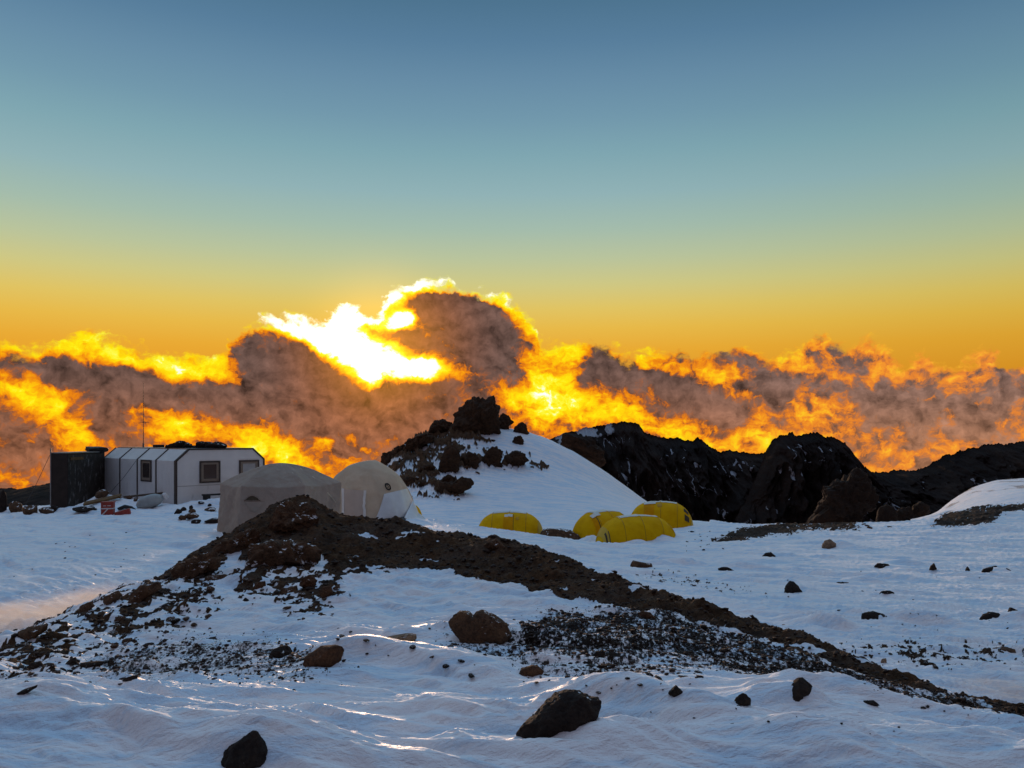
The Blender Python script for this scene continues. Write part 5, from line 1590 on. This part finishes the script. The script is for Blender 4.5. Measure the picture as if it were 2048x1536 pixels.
    ('rock', [(1664, 1170), (1676, 1164), (1712, 1165), (1694, 1171)], (1686, 1168), 'rock_dark', 0.7, 'thin dark streak of rock on the plain right of the pointed rock', {}),
    ('rock', [(1558, 1256), (1566, 1249), (1590, 1247), (1612, 1252), (1630, 1263), (1600, 1260)], (1592, 1256), 'rock_pale', 0.9, 'low rounded rock buried in snow behind the mound crest', {}),
    ('rock', [(1760, 1328), (1764, 1318), (1772, 1316), (1774, 1328)], (1767, 1325), 'rock_pale', 0.9, 'small pale rock behind the mound crest at the right', {}),
]
KNOLL = [
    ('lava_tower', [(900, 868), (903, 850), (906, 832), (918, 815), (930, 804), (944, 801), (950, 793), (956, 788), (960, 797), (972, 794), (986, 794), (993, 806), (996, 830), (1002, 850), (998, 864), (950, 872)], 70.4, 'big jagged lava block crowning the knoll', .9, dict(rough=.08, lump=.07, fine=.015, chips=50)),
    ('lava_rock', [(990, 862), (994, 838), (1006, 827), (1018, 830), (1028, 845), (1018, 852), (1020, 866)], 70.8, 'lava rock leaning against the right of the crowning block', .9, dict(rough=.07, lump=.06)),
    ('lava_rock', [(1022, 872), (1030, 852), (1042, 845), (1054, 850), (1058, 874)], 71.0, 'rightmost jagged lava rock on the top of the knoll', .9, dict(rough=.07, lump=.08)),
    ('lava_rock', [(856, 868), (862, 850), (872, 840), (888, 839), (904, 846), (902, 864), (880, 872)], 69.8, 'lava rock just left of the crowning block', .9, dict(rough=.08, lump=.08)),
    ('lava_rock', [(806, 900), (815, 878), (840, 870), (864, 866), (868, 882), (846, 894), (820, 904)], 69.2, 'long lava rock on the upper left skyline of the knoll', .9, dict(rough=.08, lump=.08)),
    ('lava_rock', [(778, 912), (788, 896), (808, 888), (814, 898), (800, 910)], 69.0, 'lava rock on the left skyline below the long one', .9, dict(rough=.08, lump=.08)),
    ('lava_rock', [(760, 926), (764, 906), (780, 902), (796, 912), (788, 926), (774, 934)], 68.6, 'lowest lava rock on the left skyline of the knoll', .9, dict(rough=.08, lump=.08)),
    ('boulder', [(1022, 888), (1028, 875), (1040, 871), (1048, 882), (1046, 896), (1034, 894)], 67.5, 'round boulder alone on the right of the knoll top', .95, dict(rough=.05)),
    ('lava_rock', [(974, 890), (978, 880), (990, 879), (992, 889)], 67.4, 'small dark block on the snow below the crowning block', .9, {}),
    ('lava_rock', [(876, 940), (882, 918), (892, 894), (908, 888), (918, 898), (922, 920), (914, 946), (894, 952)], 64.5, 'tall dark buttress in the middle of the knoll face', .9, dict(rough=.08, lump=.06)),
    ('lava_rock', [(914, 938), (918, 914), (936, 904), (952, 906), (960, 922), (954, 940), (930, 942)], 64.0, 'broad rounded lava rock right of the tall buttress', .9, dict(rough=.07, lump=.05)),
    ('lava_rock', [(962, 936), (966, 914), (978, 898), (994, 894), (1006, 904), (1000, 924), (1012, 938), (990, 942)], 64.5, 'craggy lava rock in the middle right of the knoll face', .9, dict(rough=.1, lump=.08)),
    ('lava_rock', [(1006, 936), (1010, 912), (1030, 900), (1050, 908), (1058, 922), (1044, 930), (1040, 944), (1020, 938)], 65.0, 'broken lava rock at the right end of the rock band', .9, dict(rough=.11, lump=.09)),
    ('boulder', [(874, 980), (878, 964), (892, 962), (906, 966), (922, 954), (940, 956), (949, 970), (930, 984), (902, 996), (884, 994)], 58.5, 'big lumpy boulder lowest on the knoll face', .9, dict(rough=.05, lump=.03)),
    ('lava_rock', [(834, 946), (842, 934), (864, 928), (872, 936), (860, 946), (842, 950)], 62.0, 'dark rock left of the tall buttress', .9, dict(rough=.08)),
    ('lava_rock', [(800, 978), (806, 956), (822, 952), (838, 966), (828, 980)], 59.0, 'brown rock on the knoll just right of the beige dome tent', .9, dict(rough=.08)),
    ('lava_rock', [(836, 976), (840, 962), (852, 962), (858, 974), (848, 978)], 58.8, 'small brown rock left of the lowest lumpy boulder', .9, dict(rough=.08)),
    ('lava_rock', [(784, 934), (792, 924), (812, 914), (810, 922), (798, 934)], 64.0, 'slanting rock on the left snow of the knoll', .9, dict(rough=.08)),
    ('lava_rock', [(824, 926), (830, 912), (840, 922), (836, 928)], 64.5, 'small pointed rock on the left snow of the knoll', .9, dict(rough=.08)),
    ('lava_rock', [(844, 918), (852, 908), (866, 910), (864, 918)], 65.0, 'flat dark rock high on the left face of the knoll', .9, dict(rough=.08)),
    ('lava_rock', [(880, 974), (884, 956), (898, 948), (912, 956), (908, 968)], 60.0, 'rubbly rock right above the lowest boulder', .9, dict(rough=.11, lump=.1)),
    ('lava_rock', [(870, 886), (876, 872), (890, 870), (894, 884), (882, 890)], 67.0, 'dark rock under the left foot of the crowning block', .9, dict(rough=.09)),
    ('lava_outcrop', [(1112, 896), (1120, 876), (1136, 868), (1156, 870), (1184, 880), (1206, 900), (1212, 930), (1190, 940), (1150, 920)], 76.0, 'dark outcrop behind the right snow slope of the knoll', .9, dict(rough=.10, lump=.07, fine=.015, chips=50)),
    ('lava_crag', [(1612, 1060), (1624, 1040), (1642, 1018), (1650, 986), (1664, 970), (1686, 956), (1700, 942), (1716, 938), (1734, 944), (1743, 956), (1742, 985), (1750, 1000), (1736, 1022), (1712, 1046), (1690, 1062)], 62.0, 'tall brown lava crag standing at the edge of the plain before the cliffs', .9, dict(rough=.11, lump=.07, fine=.015, chips=50)),
    ('boulder', [(1752, 1052), (1754, 1026), (1760, 1014), (1774, 1009), (1788, 1014), (1793, 1030), (1791, 1054)], 50.0, 'upright rounded boulder right of the tall lava crag', .95, dict(rough=.04)),
    ('lava_rock', [(1790, 1046), (1794, 1022), (1806, 1014), (1822, 1016), (1828, 1032), (1814, 1044)], 60.0, 'low rubble rock behind the upright boulder', .9, dict(rough=.1, lump=.08)),
    ('boulder', [(1823, 1030), (1828, 1010), (1842, 1002), (1856, 1010), (1862, 1026), (1844, 1034)], 60.0, 'round dark boulder at the foot of the sunlit dune', .95, dict(rough=.06)),
]


def build_rocks(G):
    for i, (nm, poly, bp, mat, dep, lab, opt) in enumerate(NEAR):
        d = G0.hit(*bp)
        if d is None:
            print('no ground for', lab)
            continue
        o = dict(opt)
        rows = [p[1] for p in poly]
        w = (max(p[0] for p in poly) - min(p[0] for p in poly)) / F * d
        outline_rock(nm, poly, d + 0.1 * w, mat, 500 + i, dep, o.pop('sub', 5 if d < 12 else 4), label=lab, cat='rock' if nm == 'rock' else nm, **o)
    for i, (nm, poly, d, lab, dep, opt) in enumerate(KNOLL):
        o = dict(opt)
        if i < len(KNOLL) - 6:
            hd_ = G.hit(sum(p[0] for p in poly) / len(poly), max(p[1] for p in poly) - 7, near=52.0)
            wd_ = (max(p[0] for p in poly) - min(p[0] for p in poly)) / F * d
            d = hd_ + 0.22 * wd_ if hd_ else d
            o['rough'] = max(o.get('rough', .05), .10)
            o['lump'] = max(o.get('lump', 0), .09)
        outline_rock(nm, poly, d, 'knoll_rock' if i < len(KNOLL) - 5 else 'crag_rock', 700 + i, dep, 6 if 'tower' in nm or 'crag' in nm or 'outcrop' in nm else 5, label=lab, cat='rock', **o)


def scatter_stones(G, V, near):
    """Loose stones one can make out: each its own thing, those alike sharing a label."""
    rg = np.random.default_rng(31)
    protos = []
    for k in range(10):
        v, f = stone_shape(900 + k, 3, 8, 0.16, (1, .8, .55))
        me = mesh_from('loose_stone', v, f, MAT[('rock', 'rock_red', 'rock_dark', 'rock', 'rock_dark')[k % 5]], sharp=R(40))
        protos.append(me)
    used = set()

    def put(px, py, size, label, group, k, far=84.0):
        d = G.hit(px, py, far=far)
        if d is None:
            return
        src = protos[k]
        if k in used:
            o = src.copy()
            COL.objects.link(o)
        else:
            o = src
            used.add(k)
        s = size / F * d * 0.5
        x = (px - CX) / F * d
        o.location = (x, d, G.z(x, d) + s * 0.12)
        o.scale = (s * rg.uniform(.9, 1.5), s * rg.uniform(.8, 1.2), s * rg.uniform(.7, 1.1))
        o.rotation_euler = (rg.uniform(-.3, .3), rg.uniform(-.3, .3), rg.uniform(0, 6.28))
        tag(o, label, 'stone', group)

    def spray(poly, n, lo, hi, label, group, ks, far=84.0):
        xs, ys = [p[0] for p in poly], [p[1] for p in poly]
        c = 0
        while c < n:
            x, y = rg.uniform(min(xs), max(xs)), rg.uniform(min(ys), max(ys))
            if inside(np.array([x]), np.array([y]), poly, 1)[0] > 0.5:
                put(x, y, lo + (hi - lo) * rg.random() ** 3.2, label, group, int(rg.choice(ks)), far)
                c += 1
    spray([(200, 1200), (330, 1170), (420, 1165), (440, 1210), (400, 1255), (350, 1270), (250, 1300), (160, 1330), (60, 1330), (40, 1290), (140, 1240)], 75, 6, 24, 'brown stone in the scree on the left flank of the mound', 'scree stones on the left flank of the mound', (0, 1, 2, 3, 5))
    spray([(470, 1150), (600, 1130), (680, 1165), (680, 1230), (600, 1240), (480, 1200)], 45, 5, 17, 'brown stone in the snow below the rust-brown outcrop', 'stones below the rust-brown outcrop', (0, 1, 3, 6))
    spray([(620, 1270), (700, 1250), (860, 1300), (1000, 1345), (1150, 1330), (1400, 1340), (1420, 1375), (1300, 1395), (1100, 1380), (900, 1345), (740, 1310)], 45, 5, 20, 'dark stone in the patchy gravel below the mound', 'stones in the patchy gravel below the mound', (2, 4, 0, 7))
    spray([(0, 1290), (100, 1290), (250, 1310), (330, 1340), (300, 1370), (160, 1365), (0, 1380)], 26, 5, 18, 'dark stone in the frozen gravel low at the left', 'stones low at the left', (2, 4, 7))
    spray([(1380, 1060), (1440, 1060), (1700, 1046), (1700, 1060), (1500, 1078), (1440, 1100), (1390, 1110), (1340, 1106)], 40, 3, 9, 'small dark stone on the snow right of the yellow tents', 'stones right of the yellow tents', (2, 4, 9))
    spray([(1000, 1390), (1700, 1420), (2000, 1480), (1900, 1500), (1200, 1420)], 10, 4, 9, 'small dark stone on the smooth snow at the lower right', 'stones on the smooth snow at the lower right', (2, 4))
    spray([(1500, 1120), (2040, 1130), (2040, 1280), (1850, 1290), (1600, 1220)], 22, 3, 9, 'small dark stone out on the right snow plain', 'stones on the right snow plain', (2, 4, 9))
    spray([(0, 1060), (300, 1060), (300, 1130), (150, 1180), (0, 1190)], 18, 3, 8, 'tiny dark stone on the snow plain below the hut', 'stones on the snow plain below the hut', (2, 4))
    spray([(1660, 1300), (1760, 1290), (1960, 1310), (2040, 1330), (1900, 1345)], 20, 5, 16, 'dark stone in the gravel patch behind the mound crest at the right', 'stones behind the mound crest at the right', (2, 4, 7))
    spray([(780, 925), (870, 880), (1000, 895), (1080, 930), (1000, 945), (900, 1000), (820, 985)], 40, 4, 14, 'dark lava stone loose on the rocky face of the knoll', 'loose stones on the knoll', (8, 8, 4))
    spray([(1640, 1030), (1720, 1040), (1820, 1045), (1800, 1056), (1640, 1060)], 12, 4, 11, 'dark stone at the foot of the lava crag', 'stones at the foot of the lava crag', (2, 8))
    for k, o in enumerate(protos):
        if k not in used:
            bpy.data.objects.remove(o)


def build_gravel(V, bare, grav, Ycol, n=20000):
    """Small gravel nobody could count, lying where the ground is bare."""
    rg = np.random.default_rng(3)
    Y = V[:, 1]
    px = CX + F * V[:, 0] / np.maximum(Y, 1.2)
    w = (bare * (Y > 4.2) * (Y < 16) * (px > -150) * (px < 2200)).astype(float)
    w *= 0.35 + grav
    w /= w.sum()
    ids = rg.choice(len(V), n, replace=False, p=w)
    v0, f0 = ico(1)
    P = V[ids]
    s = (0.004 + 0.020 * rg.random(n) ** 4) * np.clip(P[:, 1] / 7, .7, 1.6)
    jit = v0[None] * (1 + 0.5 * rg.normal(size=(n, 12, 1)) * .5)
    ax = rg.uniform(.6, 1.5, (n, 1, 3))
    ax[..., 2] *= .6
    ang = rg.uniform(0, 6.28, n)
    loc = jit * ax * s[:, None, None]
    c, sn = np.cos(ang)[:, None], np.sin(ang)[:, None]
    x = loc[..., 0] * c - loc[..., 1] * sn
    y = loc[..., 0] * sn + loc[..., 1] * c
    W = np.stack([x, y, loc[..., 2]], -1) + P[:, None, :] + np.array([0, 0, 1]) * (s * .25)[:, None, None]
    Fc = (f0[None] + (np.arange(n) * 12)[:, None, None]).reshape(-1, 3)
    o = mesh_from('gravel', W.reshape(-1, 3), Fc, MAT['gravel_stone'], smooth=False)
    o['kind'] = 'stuff'
    o['label'] = 'loose dark gravel on the bare slopes of the mound'


N, b, m = material('gravel_stone')
rc, n2 = rock_colour(N, coords(N), 4.0, (0.45, 0.58, 0.85))
N.put(b.inputs['Base Color'], rc)
b.inputs['Roughness'].default_value = 0.85
b.inputs['Specular IOR Level'].default_value = 0.25
# ------------------------------------------------------------------ put it together
V, bare_z, shp, bare, grav = build_ground()
G = Ground(V, shp)
G0 = Ground(np.column_stack([V[:, :2], bare_z]), shp)      # the ground under the snow collars of the rocks
build_mountains()
build_hut(G)
build_grey_dome(G)
build_beige_dome(G)
build_tents(G)
build_rocks(G)
scatter_stones(G, V, 0)
build_gravel(V, bare, grav, 0)


def blowing_snow(px, py, d, size, tilt, label):
    """Sunlit drifting snow hugging the ground: a thin cloud of fine scattering grains."""
    v, f = ico(4)
    o = mesh_from('blowing_snow', v * np.array(size), f, MAT['spindrift'])
    o.location = at(px, py, d)
    o.rotation_euler = tilt
    o['kind'] = 'stuff'
    o['label'] = label


m = bpy.data.materials.new('spindrift')
m.use_nodes = True
m.node_tree.nodes.clear()
MAT['spindrift'] = m
_o = m.node_tree.nodes.new('ShaderNodeOutputMaterial')
_v = m.node_tree.nodes.new('ShaderNodeVolumePrincipled')
_v.inputs['Color'].default_value = (1, 1, 1, 1)
_t = NT(m.node_tree)
_g = m.node_tree.nodes.new('ShaderNodeTexCoord').outputs['Generated']
_r = _t.vec('LENGTH', _t.vec('SCALE', _t.vec('SUBTRACT', _g, (0.5, 0.5, 0.5)), scale=2.0))
_n = _t.noise(_t.mapping(_g, scale=(3, 3, 1.5)), 1.6, 4, 0.6)
_t.put(_v.inputs['Density'], _t.math('MULTIPLY', _t.rng(_r, 1.0, 0.15, 0.0, 1.15), _t.rng(_n, 0.3, 0.7)))
_v.inputs['Anisotropy'].default_value = 0.72
m.node_tree.links.new(_v.outputs[0], _o.inputs['Volume'])
blowing_snow(40, 1243, 12.0, (2.6, 1.8, 0.40), (0, R(-10), 0), 'sunlit snow blowing behind the left end of the mound')
blowing_snow(2040, 1388, 8.6, (1.0, 0.8, 0.16), (0, R(8), 0), 'snow blowing behind the right end of the mound crest')
# ------------------------------------------------------------------ the sun, low behind the cloud
sl = bpy.data.lights.new('sun', 'SUN')
sl.energy = 2.2
sl.angle = R(3.0)
sl.color = (1.0, 0.62, 0.38)
so = bpy.data.objects.new('sun', sl)
COL.objects.link(so)
sd = Vector((math.sin(SUN_AZ) * math.cos(SUN_EL), math.cos(SUN_AZ) * math.cos(SUN_EL), math.sin(SUN_EL)))
so.rotation_euler = sd.to_track_quat('Z', 'Y').to_euler()

scene.cycles.max_bounces = 6
scene.cycles.diffuse_bounces = 2
